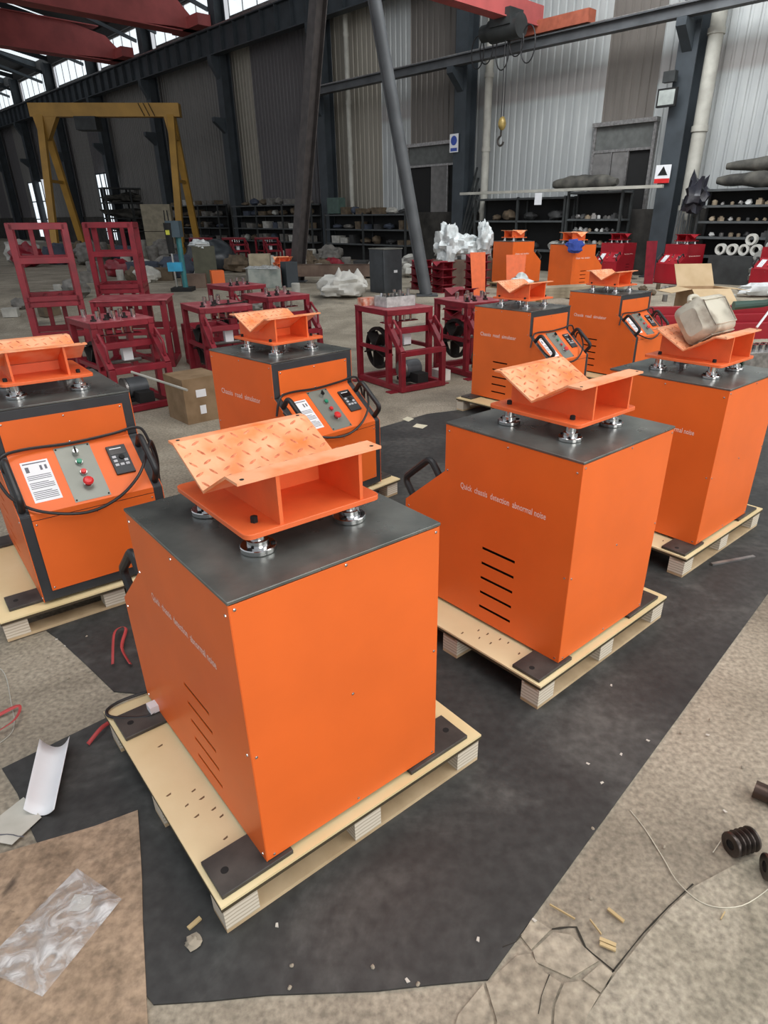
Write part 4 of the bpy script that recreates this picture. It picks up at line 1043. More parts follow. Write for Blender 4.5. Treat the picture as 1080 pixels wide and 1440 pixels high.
tag(MB().tube(csmooth([(0.727, 1.458, 0.003), (0.751, 1.388, 0.003), (0.772, 1.285, 0.003), (0.787, 1.199, 0.006), (0.84, 1.134, 0.006), (0.939, 1.131, 0.006), (1.055, 1.19, 0.006)], 5), 0.0016, 5).build('thin_wire', mat('pale_wire', (0.55, 0.52, 0.42), 0.5)), 'thin pale wire bent in a curve on the concrete at lower right', 'wire')
tag(MB().tube([(0.975, 1.34, 0.02), (0.93, 1.30, 0.004)], 0.0015, 5).build('wire_end', MATS['pale_wire']), 'short pale wire leaving the bore of the pulley', 'wire')
CH = mat('wood_chip', (0.42, 0.30, 0.14), 0.7, col2=(0.55, 0.42, 0.22))
for p_, q_, wd, lab in (((0.558, 1.121), (0.591, 1.084), 0.009, 'single yellowish wood chip on the slab near the pulleys'), ((0.512, 1.038), (0.551, 1.02), 0.010, 'upper of a pair of wood chips on the cracked concrete'),
                        ((0.509, 1.026), (0.547, 1.008), 0.009, 'lower of a pair of wood chips on the cracked concrete'), ((0.398, 1.134), (0.459, 1.092), 0.003, 'long thin splinter near the corner of the mat'),
                        ((-0.60, 1.07), (-0.575, 1.10), 0.012, 'beige wood chip on the mat by the cardboard'), ((0.52, 1.05), (0.50, 1.09), 0.003, 'tiny splinter beside the pair of wood chips'), ((0.86, 1.09), (0.88, 1.11), 0.003, 'tiny pale splinter on the right slab')):
    tag(MB().bar((p_[0], p_[1], 0.010), (q_[0], q_[1], 0.010), wd, 0.006, up=(0, 0, 1)).build('wood_chip', CH), lab, 'wood chip')
mat('grey_crumb', (0.3, 0.26, 0.2), 0.9)
tag(MB().blob((-0.575, 1.035, 0.012), (0.022, 0.018, 0.006), 4, 0.8, 12, 7, 3).build('paper_crumb', mat('grey_crumb', (0.3, 0.26, 0.2), 0.9)), 'torn grey paper crumb on the mat beside the cardboard', 'scrap')
tag(MB().bar((1.696, 3.095, 0.012), (1.977, 3.184, 0.012), 0.02, 0.01).build('flat_bar', STEEL), 'thin steel flat bar on the mat right of the second machine', 'steel bar')
rn3 = random.Random(21)
crumb = [MB().prism([(-0.006, -0.003), (0.007, -0.004), (0.008, 0.002), (-0.002, 0.005)], 0, 0.003, 'z').mesh('crumb', mat('pale_crumb', (0.55, 0.52, 0.46), 0.8)), MB().blob((0, 0, 0.003), (0.006, 0.005, 0.004), 2, 0.6, 7, 5).mesh('crumb', MATS['grey_crumb'])]
for (x0, x1, y0, y1, n, z_, wh) in ((-0.5, 0.35, 0.92, 1.15, 8, 0.006, 'on the black mat in front of the nearest pallet'), (0.75, 1.5, 1.75, 2.1, 5, 0.006, 'on the black mat below the second pallet'), (0.5, 1.2, 1.1, 1.7, 9, 0.0042, 'on the tan concrete at lower right'), (-1.9, -1.4, 1.9, 2.6, 7, 0.001, 'on the concrete at left')):
    for k in range(n):
        o = bpy.data.objects.new('crumb', crumb[k % 2]); C.objects.link(o); o.location = (rn3.uniform(x0, x1), rn3.uniform(y0, y1), z_); o.rotation_euler = (0, 0, rn3.uniform(0, 3))
        tag(o, 'tiny %s crumb of debris %s' % (('pale', 'grey')[k % 2], wh), 'debris', 'crumbs ' + wh)
# carton left of machine 5
o = empty('carton', (-2.05, 6.15, 0), 0.75, 'worn brown carton on the floor left of the centre-left console machine', 'carton')
MB().box(-0.2, 0.2, -0.2, 0.2, 0, 0.42).build('carton_body', mat('worn_carton', (0.19, 0.12, 0.06), 0.8, col2=(0.27, 0.18, 0.10), scale=6), o)
MB().box(-0.08, 0.02, -0.204, -0.2, 0.24, 0.31).build('shipping_label', WHITE, o); MB().box(-0.06, 0.0, -0.204, -0.2, 0.08, 0.16).build('shipping_label', WHITE, o)
tag(MB().tube([(-2.6, 6.1, 0.45), (-1.98, 5.75, 0.36)], 0.012, 7).build('pale_rod', PIPE), 'thin pale rod leaning over the worn brown carton', 'rod')

# ------------------------------------------------------------------ mid-distance clutter
def boxthing(name, loc, sx, sy, sz, rz, m, lab, cat, group=None, bevel=0.006):
    o = MB().box(-sx/2, sx/2, -sy/2, sy/2, 0, sz).build(name, m, None, loc, rz, bevel); return tag(o, lab, cat, group)
cb = empty('control_cabinet', (-0.43, 15.0, 0.3), 0.75, 'dark grey sheet metal cabinet with small white mark, behind the central red skeleton', 'cabinet')
CBM = mat('cabinet_grey', (0.04, 0.045, 0.05), 0.5)
MB().box(-0.26, 0.26, -0.24, 0.24, 0, 0.86).build('cabinet_body', CBM, cb, bevel=0.01)
MB().box(-0.27, 0.27, -0.25, 0.25, 0.86, 0.88).build('lid', mat('cabinet_lid', (0.16, 0.16, 0.14), 0.6), cb)
MB().box(-0.27, -0.262, -0.2, 0.2, 0.05, 0.8).build('side_panel', CBM, cb)
MB().box(0.02, 0.12, -0.244, -0.24, 0.40, 0.45).build('white_mark', WHITE, cb)
tag(MB().blob((-1.30, 14.1, 0.3+0.2), (0.50, 0.35, 0.26), 2, 0.35, 30, 18, 1.8, 0.3).build('white_sack_heap', mat('white_sacking', (0.50, 0.49, 0.45), 0.7, var=0.12, bump=0.6, bscale=9)), 'heap of knotted white plastic sacks on the floor left of the dark cabinet', 'sack')
for k, (x, r) in enumerate(((-1.15, 0.10), (-0.98, 0.12), (-1.36, 0.09))):
    tag(MB().lathe([(r*1.3, 0), (r, 0.12), (r*0.35, 0.22), (0.01, 0.27)], n=10).build('sack_tip', MATS['white_sacking'], None, (x, 14.05, 0.55+0.02*k)), ['middle', 'right', 'left'][k] + ' peaked top of the white sacks', 'sack')
# rusty beam on trestles
o = empty('steel_channel', (-1.95, 17.2, 0.3), -0.05, 'long rusty brown steel channel on supports behind the white sacks', 'steel beam')
RUST = mat('rusty_brown', (0.09, 0.055, 0.04), 0.7, col2=(0.16, 0.11, 0.08), scale=3)
MB().box(-1.2, 1.15, -0.1, 0.1, 0.42, 0.44).box(-1.2, 1.15, -0.1, -0.085, 0.16, 0.44).build('channel', RUST, o)
for x in (-0.9, 0.0, 0.9): MB().box(x-0.05, x+0.05, -0.08, 0.1, 0, 0.42).build('support', RUST, o)
boxthing('dark_case', (-2.75, 16.3, 0.3), 0.3, 0.3, 0.55, 0.6, COL, 'dark green-grey metal case beside the orange fixture stack', 'case')
boxthing('red_case', (-2.95, 18.2, 0.3), 0.35, 0.3, 0.75, 0.2, RED, 'small dark red box behind the orange fixture stack', 'box')
g = boxthing('wrapped_crate', (-3.35, 16.2, 0.3), 0.75, 0.6, 0.42, 0.3, mat('dusty_glass_green', (0.13, 0.16, 0.15), 0.3, col2=(0.28, 0.3, 0.27), scale=5), 'crate wrapped in clear film behind the red skeletons', 'crate')
wavy([(-3.75, 15.85, 0), (-2.95, 15.85, 0), (-2.95, 16.5, 0), (-3.75, 16.5, 0)], 14, 14, 0.05, 0.0, WPOLY, 'film_wrap', fr=5)
bpy.data.objects['film_wrap'].location = (0, 0, 0.72)
tag(bpy.data.objects['film_wrap'], 'sheet of clear plastic film lying over the wrapped crate', 'plastic film')
# loose fixtures (V assemblies): red and orange stacks
def make_fixture(om, pm):
    r = empty('v_fixture', (0, 0, 0)); fixture_parts(r, 0.0, om, pm, False, False)
    for ch in r.children: ch.location = ch.location + Vector((0, 0.325, 0))
    return r
fr_ = make_fixture(RED, RED); fo_ = make_fixture(ORANGEF, ORANGEP); used_r = [False]; used_o = [False]
ORD = ['lowest', 'second lowest', 'third lowest', 'fourth lowest', 'fifth lowest']
def stack(src, used, x, y, z, n, rz, lab, grp, pitch=0.155):
    for k in range(n):
        o = src if not used[0] else copy_tree(src)
        used[0] = True; o.location = (x+0.01*(k % 2), y, z+k*pitch); o.rotation_euler = (0, 0, rz)
        nm = 'topmost' if k == n-1 and n > 1 else ORD[k]
        tag(o, nm + ' V fixture in the ' + lab, 'fixture', grp)
stack(fr_, used_r, 0.38, 15.6, 0.3, 4, 0.8, 'dark red stack right of the dark cabinet', 'red V fixtures')
stack(fr_, used_r, 0.82, 14.9, 0.3, 4, 0.6, 'dark red stack below the white sheeting', 'red V fixtures')
stack(fr_, used_r, 1.52, 14.6, 0.3, 5, 0.75, 'tall dark red stack left of a distant orange machine', 'red V fixtures')
stack(fr_, used_r, 0.86, 10.6, 0.0, 5, 0.75, 'dark red stack just behind the skeleton with tubes', 'red V fixtures')
stack(fo_, used_o, -3.05, 17.2, 0.3, 4, 0.5, 'orange stack near the leaning frame leg', 'orange V fixtures')
# white sheeting on the stacks
WS = mat('white_crumpled_film', (0.62, 0.66, 0.66), 0.35, var=0.2, scale=8, bump=0.9, bscale=9)
for k, (x, y, z, rx, ry, rz_) in enumerate(((0.98, 16.4, 1.18, 0.30, 0.3, 0.42), (1.40, 16.5, 1.12, 0.42, 0.3, 0.30), (1.83, 16.3, 1.25, 0.17, 0.2, 0.42))):
    tag(MB().blob((0, 0, 0), (rx, ry, rz_), k+11, 0.55, 30, 20, 2.2, 0.1).build('crumpled_film', WS, None, (x, y, z)), ['left', 'middle, lowest', 'right, tallest'][k] + ' lump of crumpled white plastic film on the rack behind the red stacks', 'plastic film', 'white film heaps')
boxthing('steel_bench', (1.4, 16.5, 0.3), 1.5, 0.6, 0.58, 0.0, RUST, 'low brown steel bench carrying the crumpled white film', 'bench')
# leaning orange plates by the distant machine
def slab(name, p, wdt, h, tilt, rz, m, lab, cat, th=0.008):
    M = Matrix.Translation(p) @ Matrix.Rotation(rz, 4, 'Z') @ Matrix.Rotation(-tilt, 4, 'X')
    o = MB().prism([(-wdt*0.42, 0), (wdt*0.42, 0), (wdt*0.5, h), (-wdt*0.5, h)], -th/2, th/2, 'y').build(name, m, None, smooth=False); o.matrix_world = M; return tag(o, lab, cat)
slab('orange_plate', (2.30, 14.3, 0.29), 0.42, 0.78, 0.12, 0.1, ORANGEF, 'loose orange sheet panel leaning against the machine with white litter on top', 'panel')
slab('orange_plate', (1.50, 13.9, 0.28), 0.34, 0.86, 0.15, 0.35, ORANGEF, 'darker orange sheet panel leaning beside the tall red stack', 'panel')
slab('red_plate', (5.9, 16.6, 0.3), 0.30, 0.95, 0.1, 0.3, RED, 'dull red plate leaning between the two dark red machines', 'panel')
slab('cardboard_plate', (6.3, 21.0, 0.3), 0.45, 1.45, 0.06, 0.3, CARD, 'tall brown cardboard strip leaning on the column with the warning sign', 'cardboard')
# tray with parts
o = empty('parts_tray', (2.02, 11.9, zf(11.9)), 0.3, 'open carton with white papers and dark parts behind the mid-distance orange machine', 'carton')
MB().box(-0.22, 0.22, -0.16, 0.16, 0, 0.60).build('carton_body', CARD, o); MB().box(-0.3, 0.3, -0.25, -0.16, 0.60, 0.61).build('flap', CARD, o)
MB().blob((0, 0, 0.68), (0.16, 0.1, 0.12), 4, 0.8, 14, 9, 2.5).build('crumpled_paper', WS, o)
boxthing('black_motor', (1.78, 11.0, 0.0), 0.3, 0.25, 0.75, 0.4, BLACK, 'black boxy part beside the open parts carton', 'machine part')
# planks
PLK = mat('weathered_plank', (0.22, 0.18, 0.12), 0.8, col2=(0.36, 0.30, 0.21), scale=5)
for k in range(9):
    lv, ix = divmod(k, 3)
    o = MB().box(-1.2, 1.2, -0.07, 0.07, 0, 0.06).build('plank', PLK, None, (3.05+0.05*ix, 12.6+0.16*ix, zf(12.7)+0.28+lv*0.062), 0.42); tag(o, '%s plank of the %s layer in the timber stack behind the machines' % (['near', 'middle', 'far'][ix], ['bottom', 'middle', 'top'][lv]), 'plank', 'planks in the timber stack')
for s in (-0.8, 0.8):
    boxthing('bearer', (3.10+s*math.cos(0.42), 12.76+s*math.sin(0.42), zf(12.7)), 0.1, 0.6, 0.28, 0.42, WOODB, ('left' if s < 0 else 'right')+' timber bearer under the plank stack', 'timber')
# open carton on the right
o = empty('open_carton', (4.46, 10.2, 0.44), 0.12, 'open brown cardboard carton with spread flaps on the right', 'carton')
mb = MB(); hx, hy, hz = 0.30, 0.22, 0.36
mb.box(-hx, hx, -hy, hy, 0, 0.005)
for q in ((-hx, hx, -hy, -hy+0.005), (-hx, hx, hy-0.005, hy), (-hx, -hx+0.005, -hy, hy), (hx-0.005, hx, -hy, hy)): mb.box(*q, 0, hz)
mb.build('carton_body', CARD, o)
def flap(px, py, rz, wd, ln, ang, nm='flap'):
    M = Matrix.Translation((px, py, hz)) @ Matrix.Rotation(rz, 4, 'Z') @ Matrix.Rotation(ang, 4, 'X')
    MB().box(-wd/2, wd/2, 0, ln, -0.003, 0.003).build(nm, mat('carton_flap', (0.47, 0.34, 0.19), 0.8, col2=(0.55, 0.41, 0.25), scale=4), o, M=M)
flap(0, hy, 0, 2*hx, 0.36, 1.0); flap(0, -hy, PI, 2*hx, 0.34, -0.6); flap(-hx, 0, PI/2, 2*hy, 0.32, -0.15); flap(hx, 0, -PI/2, 2*hy, 0.32, -0.10)
boxthing('dark_crate', (4.35, 10.15, 0.0), 1.0, 0.6, 0.44, 0.1, BLACK, 'black plastic-covered crate carrying the open carton', 'crate')
# red beams right
for k in range(3):
    o = empty('red_beam', (4.25+0.05*k, 8.75+0.18*k, 0.30+0.09*k), 0.12, ['lowest and nearest', 'middle', 'highest and farthest'][k] + ' dark red steel channel in the pile behind the jerrycan machine', 'steel beam', 'dark red channels')
    MB().box(-1.3, 1.3, -0.06, -0.05, 0, 0.18).build('web', REDM, o); MB().box(-1.3, 1.3, -0.06, 0.06, 0.18, 0.19).build('flange', REDM, o); MB().box(-1.3, 1.3, -0.06, 0.06, -0.01, 0).build('flange', REDM, o)
for s in (-1, 1): boxthing('trestle', (4.3+s, 8.93+0.12*s, 0), 0.12, 0.6, 0.29, 0.12, RED, ('left' if s < 0 else 'right') + ' red trestle under the dark red channels', 'trestle')
boxthing('parts_crate', (4.2, 7.9, 0.0), 0.7, 0.3, 0.30, 0.2, STEEL, 'low grey steel crate of parts at the right edge', 'crate')
for k in range(14):
    o = MB().tube([(0, 0, 0), (0, 0.0, 0.07)], 0.035, 10).build('bright_part', CHROME, None, (3.93+0.09*(k % 7), 7.80+0.11*(k//7)+0.02*(k % 7), 0.30)); tag(o, 'small bright steel part in rows on the grey crate at the right edge', 'steel part', 'bright parts on the grey crate')
# bubble wrap roll
tag(MB().blob((7.35, 13.9, 0.42), (0.55, 0.14, 0.12), 8, 0.4, 20, 12, 3).build('foam_roll', mat('milky_foam', (0.6, 0.62, 0.62), 0.5, bump=0.6, bscale=12)), 'crumpled milky foam roll on the floor at the far right', 'foam roll')
# white rings
rg = MB(); n = 16
for k in range(n):
    t0, t1 = 2*PI*k/n, 2*PI*(k+1)/n
    q = [Vector((rr*math.cos(t), zz, rr*math.sin(t))) for zz in (-0.06, 0.06) for rr, t in ((0.075, t0), (0.125, t0), (0.125, t1), (0.075, t1))]
    rg.add(q, [(0, 1, 2, 3), (7, 6, 5, 4), (1, 5, 6, 2), (0, 3, 7, 4)])
rg = rg.mesh('white_ring', mat('pale_ring', (0.5, 0.5, 0.46), 0.5))
for k, (dx, dz) in enumerate(((0, 0), (0.27, 0), (0.54, 0), (0.81, 0), (0.66, 0.22))):
    o = bpy.data.objects.new('pale_ring', rg); C.objects.link(o); o.location = H(6.85-dx, 16.98, 1.06+dz); o.rotation_euler = (0, 0, -0.9); tag(o, ['leftmost', 'second', 'third', 'fourth', 'raised'][k] + ' pale ring in the row on the shelf at far right', 'ring', 'pale rings')
boxthing('low_shelf', H(6.4, 16.98, 0.3), 0.3, 1.3, 0.63, TH, RACK, 'low dark shelf box under the pale rings', 'shelf')
tag(MB().blob((8.25, 15.95, 0.67), (0.28, 0.25, 0.42), 9, 0.7, 18, 12, 2.2).build('grey_sack', mat('grey_film', (0.25, 0.25, 0.23), 0.5, bump=0.7, bscale=9)), 'grey crumpled plastic sack below the pale rings', 'sack')

# drilling machine far left
o = empty('drill_press', (-5.05, 15.4, 0.3), 0.1, 'teal and blue magnetic drill press standing left of the dark cover', 'drill press')
TEAL = mat('teal_paint', (0.03, 0.16, 0.17), 0.45); SKY = mat('sky_blue_paint', (0.03, 0.30, 0.50), 0.45)
MB().box(-0.2, 0.25, -0.25, 0.25, 0, 0.08).build('base', BLACK, o); MB().tube([(0.08, 0, 0.08), (0.08, 0, 1.3)], 0.06, 14).build('column', TEAL, o)
MB().box(-0.12, 0.16, -0.16, 0.2, 1.1, 1.42).build('head', mat('slate_blue', (0.05, 0.08, 0.10), 0.5), o)
MB().tube([(-0.08, -0.12, 0.78), (-0.08, -0.12, 1.38)], [0.07, 0.09], 14).build('motor', BLACK, o); MB().box(-0.12, -0.04, -0.22, -0.2, 1.15, 1.24).build('yellow_label', mat('yellow_lbl', (0.5, 0.5, 0.05), 0.5), o)
MB().tube([(-0.08, -0.12, 0.10), (-0.08, -0.12, 0.78)], 0.025, 10).build('spindle', CHROME, o); MB().box(-0.2, 0.1, -0.2, 0.05, 0.42, 0.60).build('vice', SKY, o)
for s in (-1, 1): MB().tube([(-0.08+0.04*s, -0.12, 1.38), (-0.08+0.03*s, -0.12, 1.62)], 0.012, 6).build('lever', BLACK, o)
tag(MB().blob((-6.15, 22, 0.62), (0.78, 0.6, 0.55), 6, 0.25, 24, 14, 1.5, 0.4).build('dark_cover', mat('black_film', (0.03, 0.035, 0.04), 0.35, bump=0.5, bscale=6)), 'machine under a dark shiny plastic cover left of the red skeletons', 'covered machine')
OLV = mat('olive_drab', (0.07, 0.07, 0.045), 0.7)
boxthing('olive_cabinet', (-5.1, 17.6, 0.3), 0.55, 0.45, 0.85, 0.3, OLV, 'olive cabinet with white cloth on top, left of centre', 'cabinet')
tag(MB().blob((-5.15, 17.5, 1.19), (0.26, 0.2, 0.09), 7, 0.6, 14, 9, 2.5).build('white_cloth', WS), 'white cloth lying on the olive cabinet', 'cloth')
boxthing('orange_block', (-4.55, 16.6, 0.3), 0.3, 0.3, 0.35, 0.4, ORANGE, 'orange block on the floor by the drill press', 'block')
boxthing('brown_crate', (-5.0, 16.2, 0.3), 0.55, 0.35, 0.3, 0.2, RUST, 'low brown crate at the foot of the drill press', 'crate')
boxthing('pale_carton', (-3.9, 18.6, 0.3), 0.55, 0.4, 0.62, 0.1, mat('pale_card', (0.42, 0.36, 0.25), 0.8), 'pale carton behind the red skeletons', 'carton')
# wooden cabinets far
for k, (z, lab) in enumerate(((0.3, 'lower'), (1.32, 'upper'))):
    boxthing('wooden_crate', (-10.4, 30, z), 1.15, 0.8, 1.0, 0.2, mat('pale_crate_wood', (0.24, 0.21, 0.15), 0.8), lab + ' pale wooden crate of the two stacked beside the yellow gantry', 'crate')

# ------------------------------------------------------------------ racks along the wall
def rack(a0, a1, b, zs, zt, lab, ups=3, dpt=0.5):
    r = empty('storage_rack', H(a0, b, 0.3), TH, lab, 'rack'); L_ = a1-a0
    for k in range(ups):
        for x in (0, dpt):
            MB().box(x-0.03, x+0.03, L_*k/(ups-1)-0.03, L_*k/(ups-1)+0.03, 0, zt-0.3).build('upright', RACK, r)
    for z in zs: MB().box(-0.02, dpt+0.02, -0.03, L_+0.03, z-0.3-0.05, z-0.3).build('shelf', mat('shelf_edge_grey', (0.06, 0.066, 0.068), 0.6), r)
    MB().box(dpt+0.02, dpt+0.04, 0, L_, 0, zt-0.35).build('back_sheet', BLACK, r)
    return r
rack(11.5, 14.8, 17.2, [0.9, 1.68, 2.28], 2.3, 'dark steel rack with few boxes, left of the parts rack on the wall', 3)
rack(9.75, 11.4, 17.2, [0.75, 1.06, 1.40, 1.72, 2.38], 2.40, 'dark steel rack full of small parts under the grey door', 2)
rack(2.5, 7.65, 17.2, [0.9, 1.32, 1.66, 2.0, 2.34], 2.36, 'dark steel rack of small parts at the right edge below rolled tarpaulins', 4)
o = tag(MB().box(-0.05, 0.05, 8.6, 15.3, 2.40, 2.47).build('pale_rail', PIPE, None, H(0, 17.05), TH), 'long pale rail running along the front of the wall racks', 'rail')
PM_ = [mat('part_grey', (0.22, 0.21, 0.2), 0.5, 0.5), mat('part_tan', (0.28, 0.22, 0.15), 0.7), mat('part_white', (0.5, 0.5, 0.48), 0.5), mat('part_dark', (0.05, 0.05, 0.05), 0.5)]
pmesh = []
for m_ in PM_:
    pmesh.append(MB().lathe([(0.05, 0), (0.055, 0.01), (0.055, 0.08), (0.02, 0.10)], n=10).mesh('small_part', m_))
    pmesh.append(MB().box(-0.07, 0.07, -0.05, 0.05, 0, 0.08).box(-0.03, 0.03, -0.03, 0.03, 0.08, 0.11).mesh('small_part', m_))
    pmesh.append(MB().blob((0, 0, 0.04), (0.07, 0.06, 0.05), 3, 0.5, 8, 6).mesh('small_part', m_))
for (a0, a1, zs, nm, step) in ((9.85, 11.35, (1.06, 1.40, 1.72), 'the rack under the grey door', 0.17), (3.6, 7.5, (1.32, 1.66, 2.0), 'the right-edge rack', 0.19)):
    for z in zs:
        a = a0
        while a < a1:
            o = bpy.data.objects.new('small_part', random.choice(pmesh)); C.objects.link(o); o.location = H(a, 17.33+random.uniform(0, 0.1), z); o.rotation_euler = (0, 0, random.uniform(0, 3)); s_ = random.uniform(0.7, 1.25); o.scale = (s_, s_, s_)
            lv = {1.06: 'bottom', 1.40: 'middle', 1.72: 'upper', 1.32: 'bottom', 1.66: 'middle', 2.0: 'upper'}[z]
            tag(o, 'small machine part on the %s filled shelf of %s' % (lv, nm), 'part', 'small parts on the %s shelf of %s' % (lv, nm))
            a += step*random.uniform(0.8, 1.3)
# tarps
def roll(a0, a1, b, z, r, seed, lab):
    mb = MB(); n = 22; P = []; R_ = []
    for k in range(n+1):
        t = k/n; a = a0+(a1-a0)*t; e = min(1, 4*t, 4*(1-t))
        P.append(H(a, b+0.05*noise.noise(Vector((a*2, seed, 0))), z+0.1*r*noise.noise(Vector((a*1.7, seed, 5))))); R_.append(r*(0.35+0.65*math.sqrt(max(0.02, e)))*(1+0.25*noise.noise(Vector((a*3, seed, 9)))))
    mb.tube(P, R_, 12); return tag(mb.build('rolled_tarpaulin', TARP), lab, 'tarpaulin')
roll(10.1, 12.1, 17.45, 2.60, 0.19, 1, 'dark rolled tarpaulin on the rack left of the grey door')
roll(3.0, 7.45, 17.45, 2.52, 0.17, 2, 'lower thick rolled tarpaulin on the right-edge rack')
roll(2.6, 7.3, 17.5, 2.82, 0.16, 3, 'upper thick rolled tarpaulin on the right-edge rack')
tag(MB().blob(tuple(H(7.75, 17.1, 2.2)), (0.28, 0.2, 0.38), 12, 0.8, 16, 10, 2.5).build('torn_black_film', mat('torn_film', (0.02, 0.02, 0.028), 0.3, bump=0.8, bscale=8)), 'torn black film hanging at the corner of the right-edge rack', 'plastic film')
tag(MB().box(0, 0.01, -0.12, 0.12, -0.3, 0).build('hanging_tag', WHITE, None, H(12.25, 16.95, 2.38), TH), 'white paper hanging from the long pale rail', 'paper')
# dark scrap and bars leaning at column base right
for k in range(7):
    p_ = H(8.15-0.09*k, 17.1, 0.3); q_ = H(8.35-0.07*k, 17.6, 1.9+0.25*math.sin(k*1.7)); tag(MB().bar(p_, q_, 0.05, 0.03).build('steel_bar', RACK), 'dark steel bar leaning on the wall right of the thick downpipe', 'steel bar', 'dark bars leaning by the thick downpipe')
for k in range(4):
    p_ = H(15.48-0.07*k, 17.0, 0.3); q_ = H(15.42-0.07*k, 17.93, 3.2-0.3*k); tag(MB().bar(p_, q_, 0.06, 0.04).build('steel_bar', RACK), 'dark steel bar leaning on the wall beside the blue-sign column', 'steel bar', 'dark bars leaning by the blue sign column')
# low racks and scrap heaps further along the wall
rack(18.0, 22.6, 17.2, [0.9, 1.4, 1.9], 1.95, 'low dark rack between the two central columns', 3)
rack(23.5, 29.7, 17.2, [0.9, 1.4, 1.9, 2.3], 2.3, 'dark rack left of the tall dark column', 4)
rack(31.0, 36.8, 17.2, [0.9, 1.4, 1.9, 2.4], 2.4, 'dark rack along the wall behind the yellow gantry', 4)
boxthing('green_cabinet', H(22.1, 17.4, 1.93), 0.35, 0.7, 0.55, TH, mat('green_cab', (0.06, 0.10, 0.085), 0.6), 'green box on the low rack right of the tall dark column', 'cabinet')
cols = [mat('scrap_grey', (0.16, 0.15, 0.135), 0.7, var=0.3), mat('scrap_white', (0.42, 0.41, 0.37), 0.6, var=0.2), mat('scrap_dark', (0.03, 0.03, 0.03), 0.7), mat('scrap_brown', (0.11, 0.08, 0.05), 0.8, var=0.3), mat('scrap_slate', (0.05, 0.06, 0.085), 0.8), RED]
DESC = ['grey', 'whitish', 'black', 'brown', 'slate blue', 'dark red']
# loads on the dark racks along the wall
rnd2 = random.Random(5)
for a0, a1, zs, where in ((11.7, 14.7, (0.9, 1.68), 'the dark rack left of the parts rack'), (18.2, 22.4, (0.9, 1.4, 1.9), 'the rack between the two central columns'), (23.8, 29.5, (0.9, 1.4, 1.9, 2.3), 'the rack left of the tall dark column'), (31.2, 36.6, (0.9, 1.4, 1.9, 2.4), 'the rack behind the yellow gantry')):
    for z, lv in zip(zs, ('bottom', 'second', 'third', 'top')):
        a = a0
        while a < a1-0.3:
            hgt = rnd2.uniform(0.14, 0.3); wd = rnd2.uniform(0.2, 0.5); ci = rnd2.choice([0, 2, 3, 3, 4, 0, 1]); sh = rnd2.randint(0, 1)
            P_ = H(a+wd/2, 17.47, z)
            if sh: o = MB().box(-0.18, 0.18, -wd/2, wd/2, 0, hgt).box(-0.19, 0.19, -wd/2-0.01, wd/2+0.01, hgt*0.85, hgt*0.95).build('stored_box', cols[ci], None, P_, TH)
            else: o = MB().blob((0, 0, hgt*0.5), (0.18, wd/2, hgt*0.5), rnd2.random()*30, 0.35, 12, 8, 2.2).build('stored_bundle', cols[ci], None, P_, TH)
            tag(o, '%s %s on the %s shelf of %s' % (DESC[ci], 'box' if sh else 'bundle', lv, where), 'box' if sh else 'bundle', 'goods on ' + where)
            a += wd + rnd2.uniform(0.05, 0.5)
# tall shelf far left with daylight behind it
rk = empty('tall_shelf', (-17.2, 41.5, 0.3), 0.62, 'tall open steel shelf with daylight behind it, behind the gantry leg', 'rack')
for x in (0, 1.4, 2.8):
    for y in (0, 0.8): MB().box(x-0.05, x+0.05, y-0.05, y+0.05, 0, 3.1).build('upright', RACK, rk)
for z in (0.8, 1.5, 2.3, 3.05):
    MB().box(-0.1, 2.9, -0.1, 0.9, z, z+0.07).build('shelf', RACK, rk)
    if z < 3: MB().blob((1.3, 0.4, z+0.30), (1.2, 0.35, 0.24), z, 0.7, 20, 9, 3).build('stored_bundle', TARP, rk)
# daylight doorways: real openings seen past the shelf are left in the cladding; bright door panels of translucent sheet
for n_, a0, a1 in ((12, 45.0, 47.1), (13, 57.8, 61.0)):
    wd = struct(empty('window_%d' % n_, H(a0, WB-0.3, 0.6), TH)); L_ = a1-a0
    MB().box(0, 0.02, 0, L_, 0, 3.7).build('pane', DL, wd)
    for j in range(4): MB().box(-0.04, 0.0, L_*j/3-0.04, L_*j/3+0.04, 0, 3.8).build('mullion', COL, wd)
    for z in (1.2, 2.4, 3.7): MB().box(-0.04, 0, 0, L_, z, z+0.07).build('glazing_bar', COL, wd)

# clutter strip in front of the far wall, left of centre
rnd = random.Random(11)
SHP = ['lumpy bundle', 'squat crate', 'round drum']
def clutter(x, y, z, s, ci, sh, where):
    m_ = cols[ci]
    if sh == 0: o = MB().blob((0, 0, s*0.5), (s*0.8, s*0.6, s*0.55), rnd.random()*20, 0.4, 18, 12, 2.0, 0.1).build('scrap_bundle', m_, None, (x, y, z))
    elif sh == 1: o = MB().box(-s*0.6, s*0.6, -s*0.4, s*0.4, 0, s*0.7).box(-s*0.62, s*0.62, -s*0.42, s*0.42, s*0.62, s*0.72).build('scrap_crate', m_, None, (x, y, z), rnd.uniform(0, 1.5))
    else: o = MB().lathe([(s*0.3, 0), (s*0.32, s*0.05), (s*0.32, s*0.8), (s*0.28, s*0.85)], n=14).build('drum', m_, None, (x, y, z))
    return tag(o, '%s %s %s' % (DESC[ci], SHP[sh], where), ['bundle', 'crate', 'drum'][sh], 'clutter ' + where)
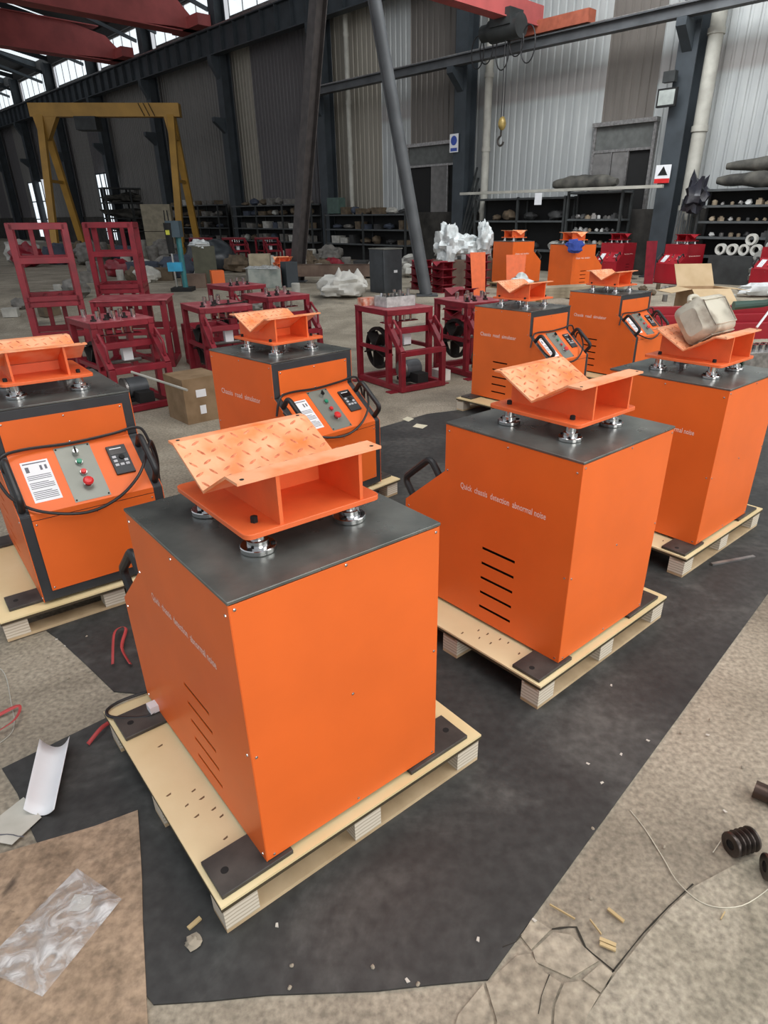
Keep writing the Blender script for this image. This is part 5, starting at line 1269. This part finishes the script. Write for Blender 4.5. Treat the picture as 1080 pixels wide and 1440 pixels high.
zones = [(-8.6, -6.2, 17.5, 21, 14, 'in the scrap behind the stacked red frames at left', 0.6), (-5.2, -2.6, 21, 26, 10, 'in the scrap left of the leaning portal leg', 0.6), (-2.6, 0.4, 18.6, 22, 18, 'in the scrap between the two portal legs', 0.6),
         (0.8, 2.2, 17.5, 20, 6, 'in the scrap behind the crumpled film', 0.6), (5.0, 6.9, 13.2, 15.4, 6, 'on the floor between the open carton and the dark red machines', 0.16), (8.0, 9.5, 13.0, 15.0, 6, 'on the floor at the far right', 0.2), (-3.4, -2.3, 12.0, 14.5, 4, 'on the floor behind the rearmost red skeleton', 0.3), (-14, -9.5, 24, 32, 16, 'in the scrap beside the yellow gantry', 0.9), (-7.5,-6.6, 12.5, 15, 5, 'on the floor behind the second red frame stack', 0.35)]
USED = [(-6.15, 22, 0.8), (-5.1, 17.6, 0.5), (-10.4, 30, 1.0), (-0.43, 15, 0.5)]
for x0, x1, y0, y1, n, where, s in zones:
    n = int(n*2.2); s = s*0.8
    for k in range(n):
        for tr in range(30):
            y = rnd.uniform(y0, y1); x = rnd.uniform(x0, x1); sz = s*rnd.uniform(0.6, 1.25)
            if all(math.hypot(x-a_, y-b_) > 0.8*(sz+c_) for a_, b_, c_ in USED): break
        else: continue
        USED.append((x, y, sz))
        clutter(x, y, zf(y), sz, rnd.choice([0, 0, 1, 1, 2, 3, 3, 4, 1, 5]) if s > 0.3 else rnd.choice([0, 1, 2, 3]), rnd.randint(0, 2), where)

# ------------------------------------------------------------------ signs, floodlight on the columns
def sign(a, b, z0, z1, wd, head, foot, colh, colf, lab):
    s = empty('notice_sign', H(a, b, z0), TH, lab, 'sign'); h = z1-z0
    MB().box(-0.012, 0, -wd/2, wd/2, 0, h).build('board', WHITE, s)
    return s, h
s, h = sign(16.0, 17.44, 3.62, 4.12, 0.36, '', '', None, None, 'blue and white notice with round symbol on the column left of the hoist hook')
BL = mat('sign_blue', (0.03, 0.07, 0.35), 0.5)
MB().lathe([(0.13, 0), (0.13, 0.004)], n=20, M=Matrix.Rotation(-PI/2, 4, 'Y')).build('round_symbol', BL, s, (-0.013, 0, 0.32))
MB().box(-0.014, -0.012, -0.14, 0.14, 0.03, 0.12).build('caption', BL, s)
s, h = sign(8.85, 17.44, 2.52, 2.92, 0.40, '', '', None, None, 'white warning notice with black triangle and red caption on the right column')
tr_ = MB().prism([(-0.13, 0.17), (0.13, 0.17), (0, 0.37)], -0.017, -0.012, 'x'); fixn(tr_.build('triangle', BLACK, s))
MB().box(-0.015, -0.012, -0.2, 0.2, 0.0, 0.10).build('caption', REDB, s)
f = empty('floodlight', H(8.95, 17.3, 4.12), TH, 'square floodlight with pale glass on the right column', 'floodlight')
MB().box(-0.08, 0, -0.24, 0.24, 0, 0.38).build('housing', BLACK, f); MB().box(-0.085, -0.08, -0.2, 0.2, 0.04, 0.34).build('lens', mat('pale_lens', (0.35, 0.38, 0.36), 0.3), f)
MB().box(0.0, 0.2, -0.03, 0.03, 0.15, 0.2).build('bracket', BLACK, f)
MB().box(-0.05, 0.1, -0.12, 0.18, 0.5, 0.72).build('junction_box', RACK, f)
